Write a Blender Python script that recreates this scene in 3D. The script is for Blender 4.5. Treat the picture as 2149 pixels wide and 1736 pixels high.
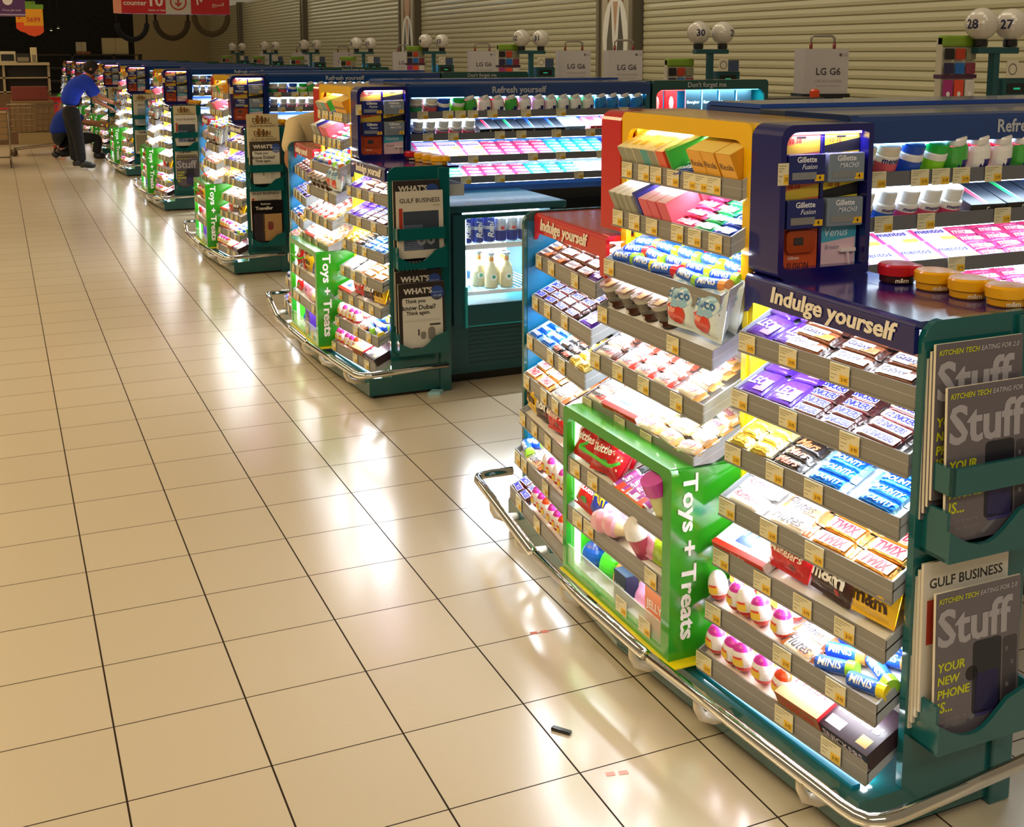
import bpy, bmesh, math, random
from mathutils import Vector, Matrix, noise
random.seed(7)
for o in list(bpy.data.objects): bpy.data.objects.remove(o)
SC = bpy.context.scene
COL = SC.collection
PI = math.pi
R = math.radians
S = 0.825            # the plan below is laid out with 0.4 per floor tile; a tile is 0.33 m, applied once at the end

# ---------------------------------------------------------------- camera, world, exposure
cd = bpy.data.cameras.new('camera'); cam = bpy.data.objects.new('camera', cd); COL.objects.link(cam)
cam.location = (-0.2051, -3.1698, 2.0447)
cam.rotation_euler = (R(90 - 8.845), 0, R(-24.393))
cd.sensor_width = 36.0; cd.lens = 2463.84 / 2149 * 36
cd.shift_x = -0.0200; cd.shift_y = -0.1724
cd.clip_start = 0.05; cd.clip_end = 200
SC.camera = cam
SC.view_settings.view_transform = 'Standard'; SC.view_settings.look = 'None'
SC.view_settings.exposure = 0.0; SC.view_settings.gamma = 1.0; SC.view_settings.use_curve_mapping = False
W = bpy.data.worlds.new('world'); SC.world = W; W.use_nodes = True
W.node_tree.nodes['Background'].inputs[0].default_value = (1.0, 0.80, 0.52, 1)
W.node_tree.nodes['Background'].inputs[1].default_value = 0.20
def area(name, loc, size, size_y, energy, color, rot=(0, 0, 0), parent=None, spread=PI):
    l = bpy.data.lights.new(name, 'AREA'); l.shape = 'RECTANGLE'; l.size = size; l.size_y = size_y
    l.energy = energy; l.color = color; l.spread = spread
    o = bpy.data.objects.new(name, l); COL.objects.link(o); o.location = loc; o.rotation_euler = rot
    if parent: o.parent = parent
    return o
WARM = (1.0, 0.74, 0.38)
area('ceiling_lamp', (-2.6, 4.0, 5.2), 1.5, 16, 540, WARM)
area('ceiling_lamp', (-2.6, 22.0, 5.2), 1.5, 16, 420, WARM)
area('ceiling_lamp', (1.0, -5.0, 4.6), 4, 1.5, 120, (1.0, 0.9, 0.72))
area('ceiling_lamp', (6.4, 10.0, 4.8), 1.0, 24, 240, (1.0, .9, .66), (0, R(-50), 0))
area('ceiling_lamp', (7.4, 36.0, 4.6), 1.0, 24, 90, (1.0, .9, .66), (0, R(-50), 0))

# ---------------------------------------------------------------- materials
_m = {}
def srgb(h):
    h = h.lstrip('#'); c = [int(h[i:i+2], 16) / 255 for i in (0, 2, 4)]
    return [((x + .055) / 1.055) ** 2.4 if x > .04045 else x / 12.92 for x in c]
KIND = {  # rough, metal, coat, bump
    'paint': (.38, 0, .2, 0), 'gloss': (.16, 0, .5, 0), 'wrap': (.30, .0, .3, .35), 'card': (.45, 0, .1, 0), 'plastic': (.25, 0, .2, 0),
    'chrome': (.08, 1, 0, 0), 'metal': (.35, .9, 0, 0), 'foil': (.28, .75, .2, .5), 'matte': (.8, 0, 0, 0), 'cloth': (.9, 0, 0, .25), 'skin': (.55, 0, 0, 0)}
def M(kind, col='#ffffff', strength=1.0):
    k = (kind, col, strength)
    if k in _m: return _m[k]
    m = bpy.data.materials.new('%s_%s' % (kind, col.lstrip('#'))); m.use_nodes = True; nt = m.node_tree; b = nt.nodes['Principled BSDF']
    c = srgb(col) + [1]
    if kind == 'emit':
        b.inputs['Base Color'].default_value = (0, 0, 0, 1); b.inputs['Emission Color'].default_value = c; b.inputs['Emission Strength'].default_value = strength
    elif kind == 'glass':
        b.inputs['Base Color'].default_value = c; b.inputs['Roughness'].default_value = .03
        b.inputs['Alpha'].default_value = .12 if strength == 1.0 else strength; b.inputs['IOR'].default_value = 1.45
    else:
        ro, me, co, bu = KIND[kind]
        b.inputs['Base Color'].default_value = c; b.inputs['Roughness'].default_value = ro; b.inputs['Metallic'].default_value = me
        b.inputs['Coat Weight'].default_value = co; b.inputs['Coat Roughness'].default_value = .1
        if bu:
            tc = nt.nodes.new('ShaderNodeTexCoord'); n = nt.nodes.new('ShaderNodeTexNoise'); n.inputs['Scale'].default_value = 70 if kind != 'cloth' else 25
            n.inputs['Detail'].default_value = 1.5; bp = nt.nodes.new('ShaderNodeBump'); bp.inputs['Strength'].default_value = bu; bp.inputs['Distance'].default_value = .006
            nt.links.new(tc.outputs['Object'], n.inputs['Vector']); nt.links.new(n.outputs['Fac'], bp.inputs['Height']); nt.links.new(bp.outputs['Normal'], b.inputs['Normal'])
        elif kind in ('paint', 'gloss', 'matte'):
            tc = nt.nodes.new('ShaderNodeTexCoord'); n = nt.nodes.new('ShaderNodeTexNoise'); n.inputs['Scale'].default_value = 6; n.inputs['Detail'].default_value = 5
            mr = nt.nodes.new('ShaderNodeMapRange'); mr.inputs['To Min'].default_value = ro * .8; mr.inputs['To Max'].default_value = ro * 1.25
            nt.links.new(tc.outputs['Object'], n.inputs['Vector']); nt.links.new(n.outputs['Fac'], mr.inputs['Value']); nt.links.new(mr.outputs['Result'], b.inputs['Roughness'])
    _m[k] = m
    return m

# ---------------------------------------------------------------- mesh builder
_txt = {}
def text_mesh(s, bold=0.0, shear=0.0):
    k = (s, bold, shear)
    if k in _txt: return _txt[k]
    c = bpy.data.curves.new('t', 'FONT'); c.body = s; c.size = 1; c.resolution_u = 2; c.offset = bold; c.shear = shear; c.align_x = 'CENTER'; c.align_y = 'CENTER'
    o = bpy.data.objects.new('t', c); COL.objects.link(o)
    dg = bpy.context.evaluated_depsgraph_get(); me = bpy.data.meshes.new_from_object(o.evaluated_get(dg))
    vs = [(v.co.x, v.co.y) for v in me.vertices]; fs = [tuple(p.vertices) for p in me.polygons]
    bpy.data.objects.remove(o); bpy.data.curves.remove(c); bpy.data.meshes.remove(me)
    if vs:
        x0 = min(v[0] for v in vs); x1 = max(v[0] for v in vs); y0 = min(v[1] for v in vs); y1 = max(v[1] for v in vs)
        cx, cy = (x0 + x1) / 2, (y0 + y1) / 2; w = max(x1 - x0, 1e-6); h = max(y1 - y0, 1e-6)
        vs = [((x - cx), (y - cy)) for x, y in vs]
    else: w = h = 1
    _txt[k] = (vs, fs, w, h)
    return _txt[k]
_bev = {}
class MB:
    def __init__(s): s.v = []; s.f = []; s.mi = []; s.sm = []; s.mats = []
    def mid(s, m):
        if m not in s.mats: s.mats.append(m)
        return s.mats.index(m)
    def add(s, vs, fs, m, smooth=False, T=None):
        b = len(s.v); i = s.mid(m)
        for v in vs: s.v.append(tuple(T @ Vector(v)) if T is not None else tuple(v))
        for f in fs: s.f.append(tuple(b + j for j in f)); s.mi.append(i); s.sm.append(smooth)
        return s
    def box(s, x0, x1, y0, y1, z0, z1, m, T=None, bev=0):
        if x1 < x0: x0, x1 = x1, x0
        if y1 < y0: y0, y1 = y1, y0
        if z1 < z0: z0, z1 = z1, z0
        if bev:
            k = (round(x1 - x0, 5), round(y1 - y0, 5), round(z1 - z0, 5), bev)
            if k not in _bev:
                bm = bmesh.new(); bmesh.ops.create_cube(bm, size=1)
                for v in bm.verts: v.co = Vector((v.co.x * k[0], v.co.y * k[1], v.co.z * k[2]))
                bmesh.ops.bevel(bm, geom=bm.edges[:], offset=min(bev, .49 * min(k[:3])), segments=2, profile=.5, affect='EDGES')
                bm.verts.ensure_lookup_table(); _bev[k] = ([tuple(v.co) for v in bm.verts], [tuple(v.index for v in f.verts) for f in bm.faces]); bm.free()
            vs, fs = _bev[k]; cx, cy, cz = (x0 + x1) / 2, (y0 + y1) / 2, (z0 + z1) / 2
            return s.add([(a + cx, b + cy, c + cz) for a, b, c in vs], fs, m, False, T)
        vs = [(x0, y0, z0), (x1, y0, z0), (x1, y1, z0), (x0, y1, z0), (x0, y0, z1), (x1, y0, z1), (x1, y1, z1), (x0, y1, z1)]
        return s.add(vs, [(0, 3, 2, 1), (4, 5, 6, 7), (0, 1, 5, 4), (1, 2, 6, 5), (2, 3, 7, 6), (3, 0, 4, 7)], m, False, T)
    def prism(s, pts, ax, a, b, m, T=None, smooth=False):   # pts 2D in the two remaining axes (cyclic order), extruded on ax
        def P(p, t): return {'x': (t, p[0], p[1]), 'y': (p[0], t, p[1]), 'z': (p[0], p[1], t)}[ax]
        n = len(pts); vs = [P(p, a) for p in pts] + [P(p, b) for p in pts]
        fs = [tuple(range(n))[::-1], tuple(range(n, 2 * n))] + [(i, (i + 1) % n, n + (i + 1) % n, n + i) for i in range(n)]
        return s.add(vs, fs, m, smooth, T)
    def ring(s, outer, inner, ax, a, b, m, T=None):          # plate with a hole; same point count
        def P(p, t): return {'x': (t, p[0], p[1]), 'y': (p[0], t, p[1]), 'z': (p[0], p[1], t)}[ax]
        n = len(outer); vs = [P(p, a) for p in outer] + [P(p, a) for p in inner] + [P(p, b) for p in outer] + [P(p, b) for p in inner]; fs = []
        for i in range(n):
            j = (i + 1) % n
            fs += [(i, j, n + j, n + i), (2 * n + j, 2 * n + i, 3 * n + i, 3 * n + j), (i, 2 * n + i, 2 * n + j, j), (n + i, n + j, 3 * n + j, 3 * n + i)]
        return s.add(vs, fs, m, False, T)
    def tube(s, pts, r, m, n=10, T=None, cap=True):
        pts = [Vector(p) for p in pts]; vs = []; fs = []; up = Vector((0, 0, 1))
        for i, p in enumerate(pts):
            d = (pts[min(i + 1, len(pts) - 1)] - pts[max(i - 1, 0)]).normalized()
            a = d.cross(up)
            if a.length < .05: a = d.cross(Vector((1, 0, 0)))
            a.normalize(); b = a.cross(d).normalized()
            rr = r[i] if isinstance(r, (list, tuple)) else r
            for k in range(n): t = 2 * PI * k / n; vs.append(p + a * math.cos(t) * rr + b * math.sin(t) * rr)
        for i in range(len(pts) - 1):
            for k in range(n): fs.append((i * n + k, (i + 1) * n + k, (i + 1) * n + (k + 1) % n, i * n + (k + 1) % n))
        if cap: fs += [tuple(range(n)), tuple(range((len(pts) - 1) * n, len(pts) * n))[::-1]]
        return s.add(vs, fs, m, True, T)
    def lathe(s, prof, n=16, T=None):                         # prof [(r, z, material of the band above)]
        for i in range(len(prof) - 1):
            r0, z0, m = prof[i]; r1, z1 = prof[i + 1][:2]
            vs = []; 
            for r_, z_ in ((r0, z0), (r1, z1)):
                for k in range(n): t = 2 * PI * k / n; vs.append((r_ * math.cos(t), r_ * math.sin(t), z_))
            s.add(vs, [(k, (k + 1) % n, n + (k + 1) % n, n + k) for k in range(n)], m, True, T)
        for (r_, z_), m, fl in ((prof[0][:2], prof[0][2], True), (prof[-1][:2], prof[-2][2], False)):
            if r_ > 1e-4:
                f = tuple(range(n)); s.add([(r_ * math.cos(2 * PI * k / n), r_ * math.sin(2 * PI * k / n), z_) for k in range(n)], [f[::-1] if fl else f], m, False, T)
        return s
    def text(s, st, w, h, m, T=None, bold=0.0, shear=0.0, fn=None, keep=True, ext=0):
        """lettering fitted in w x h, lying in local xy and facing +z; fn maps (x, y) to a point"""
        if bold > .02:      # heavy lettering: thin offset outline drawn three times, nudged sideways
            e = (bold - .012) * .6 * min(h, w * .3)
            for q, dx in enumerate((-e, e)):
                f2 = (lambda x, y, dx=dx: fn(x + dx, y)) if fn else None
                s.text(st, w - 2 * e, h, m, (T @ TR(dx, 0, -.00012 * (q + 1))) if (T is not None and not fn) else (T if fn else TR(dx, 0, -.00012 * (q + 1))), .0199, shear, f2, keep, ext)
            bold = .0199
        vs, fs, tw, th = text_mesh(st, bold, shear)
        k = min(w / tw, h / th); kx, ky = (k, k) if keep else (w / tw, h / th)
        if fn:
            vs = list(vs); out = []; stack = [(f, 0) for f in fs]; lim = .34 * th
            while stack:
                f, d = stack.pop()
                if len(f) == 3 and d < 5:
                    ln = [max(abs(vs[f[i]][0] - vs[f[(i + 1) % 3]][0]), abs(vs[f[i]][1] - vs[f[(i + 1) % 3]][1])) for i in range(3)]
                    i = ln.index(max(ln))
                    if ln[i] > lim:
                        a, b_, c = f[i], f[(i + 1) % 3], f[(i + 2) % 3]; vs.append(((vs[a][0] + vs[b_][0]) / 2, (vs[a][1] + vs[b_][1]) / 2)); n_ = len(vs) - 1
                        stack += [((a, n_, c), d + 1), ((n_, b_, c), d + 1)]; continue
                out.append(f)
            fs = out
        pv = [(x * kx, y * ky, 0) for x, y in vs]
        if fn: pv = [fn(x, y) for x, y, z in pv]
        if ext:
            s.add([(x, y, z + ext) for x, y, z in pv], fs, m, False, T)
            from collections import Counter
            e = Counter(); 
            for f in fs:
                for i in range(len(f)): e[tuple(sorted((f[i], f[(i + 1) % len(f)])))] += 1
            bd = [q for q, c in e.items() if c == 1]; n = len(pv)
            s.add(pv + [(x, y, z + ext) for x, y, z in pv], [(a, b, n + b, n + a) for a, b in bd], m, False, T)
            return s
        return s.add(pv, fs, m, False, T)
    def quad(s, x0, x1, y0, y1, z, m, T=None, fn=None, nx=1, ny=1):
        vs = []; fs = []
        for j in range(ny + 1):
            for i in range(nx + 1):
                x = x0 + (x1 - x0) * i / nx; y = y0 + (y1 - y0) * j / ny; vs.append(fn(x, y) if fn else (x, y, z))
        for j in range(ny):
            for i in range(nx): a = j * (nx + 1) + i; fs.append((a, a + 1, a + nx + 2, a + nx + 1))
        return s.add(vs, fs, m, False, T)
    def mesh(s, name):
        me = bpy.data.meshes.new(name); me.from_pydata(s.v, [], s.f)
        for m in s.mats: me.materials.append(m)
        me.polygons.foreach_set('material_index', s.mi); me.polygons.foreach_set('use_smooth', s.sm); me.update()
        return me
    def build(s, name, parent=None, loc=None, rot=None):
        return link(name, s.mesh(name), parent, loc, rot)
def link(name, me, parent=None, loc=None, rot=None):
    o = bpy.data.objects.new(name, me); COL.objects.link(o)
    if parent: o.parent = parent
    if loc is not None: o.location = loc
    if rot is not None: o.rotation_euler = rot
    return o
def tag(o, label, cat, group=None, kind=None):
    if label: o['label'] = label
    if cat: o['category'] = cat
    if group: o['group'] = group
    if kind: o['kind'] = kind
    return o
def thing(name, loc, label, cat, group=None, rz=0):
    return tag(link(name, None, None, loc, (0, 0, rz)), label, cat, group)
def copy_tree(o, parent=None):
    c = o.copy(); COL.objects.link(c); c.parent = parent
    for ch in list(o.children): copy_tree(ch, c)
    return c
def rrect(a0, a1, b0, b1, r, n=5):
    """rounded rectangle; r is one radius or four (a0b0, a1b0, a1b1, a0b1)"""
    rs = r if isinstance(r, (list, tuple)) else (r,) * 4; pts = []
    for (ca, cb, sa, sb, st), rr in zip(((a0, b0, 1, 1, PI), (a1, b0, -1, 1, 1.5 * PI), (a1, b1, -1, -1, 0), (a0, b1, 1, -1, .5 * PI)), rs):
        for k in range(n + 1):
            t = st + .5 * PI * k / n; pts.append((ca + sa * rr + rr * math.cos(t), cb + sb * rr + rr * math.sin(t)))
    return pts
def TR(x=0, y=0, z=0): return Matrix.Translation((x, y, z))
def RX(d): return Matrix.Rotation(R(d), 4, 'X')
def RY(d): return Matrix.Rotation(R(d), 4, 'Y')
def RZ(d): return Matrix.Rotation(R(d), 4, 'Z')

TEAL = M('gloss', '#0c5a5e'); TEALD = M('paint', '#0b4a50'); YEL = M('gloss', '#f4c010'); YELIN = M('paint', '#f6e21a'); NAVY = M('gloss', '#171768'); RED = M('gloss', '#cc1c1c')
GREEN = M('gloss', '#2f9d1c'); GREENL = M('paint', '#52d62a'); GREY = M('paint', '#8c8985'); STEEL = M('paint', '#aab0b8'); WHITE = M('paint', '#f2f2f0'); CHROME = M('chrome', '#e8e4dc')
BLUE = M('gloss', '#143c80'); BLACK = M('plastic', '#101012'); LETT = M('matte', '#f0e8dc'); LETW = M('matte', '#ffffff'); CYAN = M('paint', '#0a8fc0')

# ---------------------------------------------------------------- setting
def floor_mat():
    m = bpy.data.materials.new('floor_tiles'); m.use_nodes = True; nt = m.node_tree; b = nt.nodes['Principled BSDF']; N = nt.nodes.new; L = nt.links.new
    tc = N('ShaderNodeTexCoord'); mp = N('ShaderNodeMapping'); mp.inputs['Scale'].default_value = (1 / .33, 1 / .33, 1)
    L(tc.outputs['Object'], mp.inputs['Vector']); sep = N('ShaderNodeSeparateXYZ'); L(mp.outputs['Vector'], sep.inputs[0])
    def line(out, hw):
        f = N('ShaderNodeMath'); f.operation = 'FRACT'; L(out, f.inputs[0])
        a = N('ShaderNodeMath'); a.operation = 'SUBTRACT'; a.inputs[1].default_value = .5; L(f.outputs[0], a.inputs[0])
        c = N('ShaderNodeMath'); c.operation = 'ABSOLUTE'; L(a.outputs[0], c.inputs[0])
        g = N('ShaderNodeMath'); g.operation = 'GREATER_THAN'; g.inputs[1].default_value = .5 - hw; L(c.outputs[0], g.inputs[0]); return g.outputs[0]
    gx = line(sep.outputs[0], .0070); gy = line(sep.outputs[1], .0058)
    mx = N('ShaderNodeMath'); mx.operation = 'MAXIMUM'; L(gx, mx.inputs[0]); L(gy, mx.inputs[1])
    # a little tone per tile
    fl = N('ShaderNodeVectorMath'); fl.operation = 'FLOOR'; L(mp.outputs['Vector'], fl.inputs[0]); wn = N('ShaderNodeTexWhiteNoise'); L(fl.outputs[0], wn.inputs['Vector'])
    ns = N('ShaderNodeTexNoise'); ns.inputs['Scale'].default_value = 90; ns.inputs['Detail'].default_value = 3; L(tc.outputs['Object'], ns.inputs['Vector'])
    ad = N('ShaderNodeMath'); ad.operation = 'ADD'; L(wn.outputs['Value'], ad.inputs[0]); L(ns.outputs['Fac'], ad.inputs[1])
    mr = N('ShaderNodeMapRange'); mr.inputs['From Max'].default_value = 2; mr.inputs['To Min'].default_value = .96; mr.inputs['To Max'].default_value = 1.04; L(ad.outputs[0], mr.inputs['Value'])
    col = N('ShaderNodeMix'); col.data_type = 'RGBA'; col.inputs['A'].default_value = srgb('#dccdb4') + [1]; col.inputs['B'].default_value = srgb('#2a1c0c') + [1]; L(mx.outputs[0], col.inputs['Factor'])
    mu = N('ShaderNodeVectorMath'); mu.operation = 'SCALE'; L(col.outputs['Result'], mu.inputs[0]); L(mr.outputs['Result'], mu.inputs['Scale']); L(mu.outputs['Vector'], b.inputs['Base Color'])
    n2 = N('ShaderNodeTexNoise'); n2.inputs['Scale'].default_value = 2.5; L(tc.outputs['Object'], n2.inputs['Vector'])
    m2 = N('ShaderNodeMapRange'); m2.inputs['To Min'].default_value = .16; m2.inputs['To Max'].default_value = .22; L(n2.outputs['Fac'], m2.inputs['Value'])
    r2 = N('ShaderNodeMath'); r2.operation = 'MULTIPLY_ADD'; r2.inputs[1].default_value = .6; L(mx.outputs[0], r2.inputs[0]); L(m2.outputs['Result'], r2.inputs[2]); L(r2.outputs[0], b.inputs['Roughness'])
    io = N('ShaderNodeMath'); io.operation = 'MULTIPLY_ADD'; io.inputs[1].default_value = -1.7; io.inputs[2].default_value = 3.0; L(mx.outputs[0], io.inputs[0]); L(io.outputs[0], b.inputs['IOR'])
    bp = N('ShaderNodeBump'); bp.inputs['Strength'].default_value = .02; bp.inputs['Distance'].default_value = .01
    n3 = N('ShaderNodeTexNoise'); n3.inputs['Scale'].default_value = 5; L(tc.outputs['Object'], n3.inputs['Vector']); L(n3.outputs['Fac'], bp.inputs['Height']); L(bp.outputs['Normal'], b.inputs['Normal'])
    return m
fb = MB(); fb.box(-9, 10.2, -8, 66, -.1, 0, floor_mat()); tag(fb.build('floor'), None, None, kind='structure')
# right hand wall of roller shutters between posts
WX = 9.8
SH = M('paint', '#b0a888'); SHP = M('paint', '#6f6550'); PIL = M('matte', '#6b6353')
posts = [2.9, 14.6, 26.0, 38.0, 49.8, 61.2]
for i in range(5):
    b = MB(); pitch = .115; prof = [(WX + .3, 0)]; z = 0.0
    while z < 4.2:
        prof += [(WX + .004, z), (WX + .024, z + .008), (WX - .002, z + .02), (WX - .010, z + .06), (WX - .002, z + pitch - .006)]; z += pitch
    prof += [(WX + .3, z)]
    b.prism(prof, 'y', posts[i], posts[i + 1] - .25, SH)
    # prism expects (x,z) for axis y
    tag(b.build('wall_right'), None, None, kind='structure')
for i, y in enumerate(posts[1:-1]):
    b = MB(); wide = 1.15 if i in (0, 1) else .25
    b.box(WX - .12, WX + .3, y - .1, y + wide, 0, 4.3, PIL); b.box(WX - .16, WX - .12, y - .12, y, 0, 4.3, SHP); b.box(WX - .16, WX - .12, y + wide - .06, y + wide + .04, 0, 4.3, SHP)
    tag(b.build('trim_%d' % (i + 1)), None, None, kind='structure')
b = MB(); b.box(-9, 10.2, 62, 62.3, 0, 5, M('matte', '#17130e')); tag(b.build('wall_back'), None, None, kind='structure')
b = MB(); b.box(6.2, 10.2, 58.8, 59.0, 0, 5, M('matte', '#a8946c')); tag(b.build('wall_back'), None, None, kind='structure')

# ---------------------------------------------------------------- products (local frame: x to the buyer's right, y into the shelf, z up, resting at z = 0)
def pillow(L_, D, H, col, endc, m_kind='wrap', crimp=.014):
    b = MB(); n = 12; st = [(-L_ / 2, .92, .05), (-L_ / 2 + crimp, .9, .06), (-L_ / 2 + crimp + .006, 1, .6), (-L_ / 2 + crimp + .02, 1, .95), (-L_ * .2, 1, 1), (L_ * .2, 1, 1),
            (L_ / 2 - crimp - .02, 1, .95), (L_ / 2 - crimp - .006, 1, .6), (L_ / 2 - crimp, .9, .06), (L_ / 2, .92, .05)]
    A, E_ = M(m_kind, col), M(m_kind, endc); vs = []
    for x, kw, kh in st:
        for k in range(n):
            t = 2 * PI * (k + .5) / n; c, s_ = math.cos(t), math.sin(t); e = .55
            vs.append((x, math.copysign(abs(c) ** e, c) * D / 2 * kw, H / 2 * .9 + math.copysign(abs(s_) ** e, s_) * H / 2 * kh))
    i0 = b.mid(A)
    for i in range(len(st) - 1):
        end = i < 2 or i > len(st) - 4
        b.add(vs[i * n:(i + 2) * n], [(k, (k + 1) % n, n + (k + 1) % n, n + k) for k in range(n)], E_ if end else A, not end)
    return b
def bar(L_, D, H, col, endc, txt=None, tcol='#ffffff', shear=0, acc=None, panel=None, kind='wrap', pc=None, bold=.02, tw=.66, th=.62):
    b = pillow(L_, D, H, col, endc, kind); zt = H * .95 + .0012
    if panel: b.quad(-L_ * .36, L_ * (.36 if acc is None else .2), -D * .36, D * .36, zt - .0006, M('wrap', panel))
    if acc: b.quad(L_ * .14, L_ * .37, -D * .36, D * .12, zt - .0003, M('wrap', acc)); b.quad(L_ * .02, L_ * .3, -D * .36, -D * .2, zt - .0002, M('wrap', acc))
    if pc: b.quad(-L_ * .37, -L_ * .3, -D * .3, D * .3, zt, M('wrap', pc)); b.quad(L_ * .3, L_ * .37, -D * .3, D * .3, zt, M('wrap', pc))
    if txt: b.text(txt, L_ * tw, D * th, M('card', tcol), TR(-L_ * (.07 if acc else 0), 0, zt + .0006), bold, shear, keep=False)
    return b
def pouch(W_, H_, T_, col, txt=None, tcol='#ffffff', blobs=(), kind='wrap', stand=50, shear=0, bold=.02, ty=0.0, th=.3):
    """sweet bag with crimped top and bottom, leaning back by 90 - stand degrees"""
    b = MB(); nx, ny = 13, 15; T_ *= 1.25; A = M(kind, col); f = random.random() * 50
    def hz(x, y):
        u = min(1, abs(x) / (W_ / 2)); w = max(0, min(1, (y + H_ / 2 - .012) / (H_ - .024))); e = max(0, 1 - u ** 4) ** .5; q = max(0, math.sin(PI * w)) ** .55
        return T_ / 2 * e * q * (1 + .45 * noise.noise(Vector((x * 26, y * 26, f)))) + .001
    T = TR(0, T_ / 2 + H_ * .5 * math.cos(R(stand)), H_ * .5 * math.sin(R(stand)) + T_ * .1) @ RX(stand)
    P = lambda x, y: (x, y, hz(x, y)); Q = lambda x, y: (x, y, -hz(x, y))
    vs = []; 
    b.quad(-W_ / 2, W_ / 2, -H_ / 2, H_ / 2, 0, A, T, P, nx, ny); b.quad(W_ / 2, -W_ / 2, -H_ / 2, H_ / 2, 0, A, T, Q, nx, ny)
    for i in range(len(b.sm)): b.sm[i] = True
    for (bx, by, bw, bh, bc) in blobs:
        pts = [(bx * W_, by * H_)] + [(bx * W_ + bw * W_ / 2 * rr * math.cos(t * PI / 8), by * H_ + bh * H_ / 2 * rr * math.sin(t * PI / 8)) for rr in (.5, 1) for t in range(16)]
        b.add([(x, y, hz(x, y) + .0013) for x, y in pts], [(0, 1 + t, 1 + (t + 1) % 16) for t in range(16)] + [(1 + t, 17 + t, 17 + (t + 1) % 16, 1 + (t + 1) % 16) for t in range(16)], M('wrap', bc), True, T)
    if txt: b.text(txt, W_ * .8, H_ * th, M('card', tcol), T, bold, shear, fn=lambda x, y: (x, y + ty * H_, hz(x, y + ty * H_) + .0022))
    return b
def carton(W_, D, H, top, front=None, txt=None, tcol='#222222', side=None, tt=None, tilt=0, ft=None, bands=()):
    b = MB(); T = RX(tilt) if tilt else Matrix(); F = M('card', front or top)
    b.box(-W_ / 2, W_ / 2, 0, D, 0, H, M('card', side or top), T, bev=.0015)
    b.quad(-W_ / 2 + .001, W_ / 2 - .001, .001, D - .001, H + .0004, M('card', top), T)
    b.add([(-W_ / 2 + .001, -.0004, .001), (W_ / 2 - .001, -.0004, .001), (W_ / 2 - .001, -.0004, H - .001), (-W_ / 2 + .001, -.0004, H - .001)], [(0, 1, 2, 3)], F, False, T)
    for (x0, x1, y0, y1, c) in bands: b.quad(x0 * W_, x1 * W_, y0 * D, y1 * D, H + .0008, M('card', c), T)
    if txt: b.text(txt, W_ * .82, min(H * .5, .05), M('card', tcol), T @ TR(0, -.001, H * .55) @ RX(90), .015)
    if tt: b.text(tt, W_ * .8, D * .4, M('card', tcol), T @ TR(0, D * .5, H + .0014), .02, .2)
    return b
def sweet_tube(L_, r, col, capc, txt='MINIS', lab='#2060d0', rz=0):
    b = MB(); T = RZ(rz) @ TR(0, 0, r) @ RY(90)
    b.lathe([(r * .96, -L_ / 2, M('plastic', col)), (r, -L_ / 2 + .004, M('plastic', col)), (r, L_ / 2 - .03, M('plastic', capc)), (r * 1.12, L_ / 2 - .029, M('plastic', capc)), (r * 1.12, L_ / 2, M('plastic', capc)), (0, L_ / 2 + .001, None)], 14, T)
    rr = r * 1.01
    F = lambda x, y: (x - .012, math.sin(y / rr - .5) * rr, r + math.cos(y / rr - .5) * rr)
    b.quad(-L_ * .36, L_ * .3, -r * .8, r * 1.1, 0, M('card', lab), RZ(rz), F, 1, 8); rr2 = r * 1.03
    b.text(txt, L_ * .6, r * 1.1, M('card', '#ffffff'), RZ(rz), .03, .1, fn=lambda x, y: (x - .015, math.sin(y / rr2 - .5) * rr2, r + math.cos(y / rr2 - .5) * rr2))
    return b
def toy_egg(r, h, lo, mid, top, lab=True, tilt=-22, n=14):
    b = MB(); T = TR(0, r, 0) @ RX(tilt) ; pr = []
    for i in range(13):
        t = i / 12; a = PI * t; rr = r * math.sin(a) ** .85 * (1 - .16 * (t - .45)) if 0 < i < 12 else 0; z = h * (1 - math.cos(a)) / 2
        pr.append((rr, z, M('plastic', lo if t < .3 else (mid if t < .62 else top))))
    b.lathe(pr, n, T)
    if lab:
        rr = r * 1.035
        F = lambda x, y: (math.sin(x / rr) * rr, -math.cos(x / rr) * rr * (1 - .25 * (y / h * 2) ** 2), h * .42 + y)
        b.quad(-r * .55, r * .55, -h * .12, h * .12, 0, M('card', '#f0c83c'), T, F, 6, 3); b.quad(-r * .45, r * .45, h * .1, h * .17, 0, M('card', '#e2342c'), T, F, 6, 1)
    return b
def dessert_cup(r, h):
    b = MB(); T = TR(0, r * 1.1, 0) @ RX(-3); DK, GR, LID = M('plastic', '#5a3020'), M('plastic', '#7c7a74'), M('foil', '#c0a498')
    b.lathe([(r * .72, 0, DK), (r * .78, h * .3, GR), (r * .86, h * .5, M('plastic', '#3a2a24')), (r * .92, h * .78, M('plastic', '#c4bcb4')), (r * .98, h * .95, M('plastic', '#c4bcb4')), (r * 1.06, h, LID), (0, h * 1.02, None)], 18, T)
    b.quad(-r * .5, r * .6, -r * .5, r * .3, h * 1.025, M('card', '#8e4a2c'), T); b.quad(-r * .1, r * .5, -r * .8, -r * .2, h * 1.03, M('card', '#e8c890'), T)
    b.text('duo', r * 1.0, h * .18, M('card', '#ffffff'), T @ TR(0, -r * .8, h * .22) @ RX(84), .02, .3)
    return b
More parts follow.
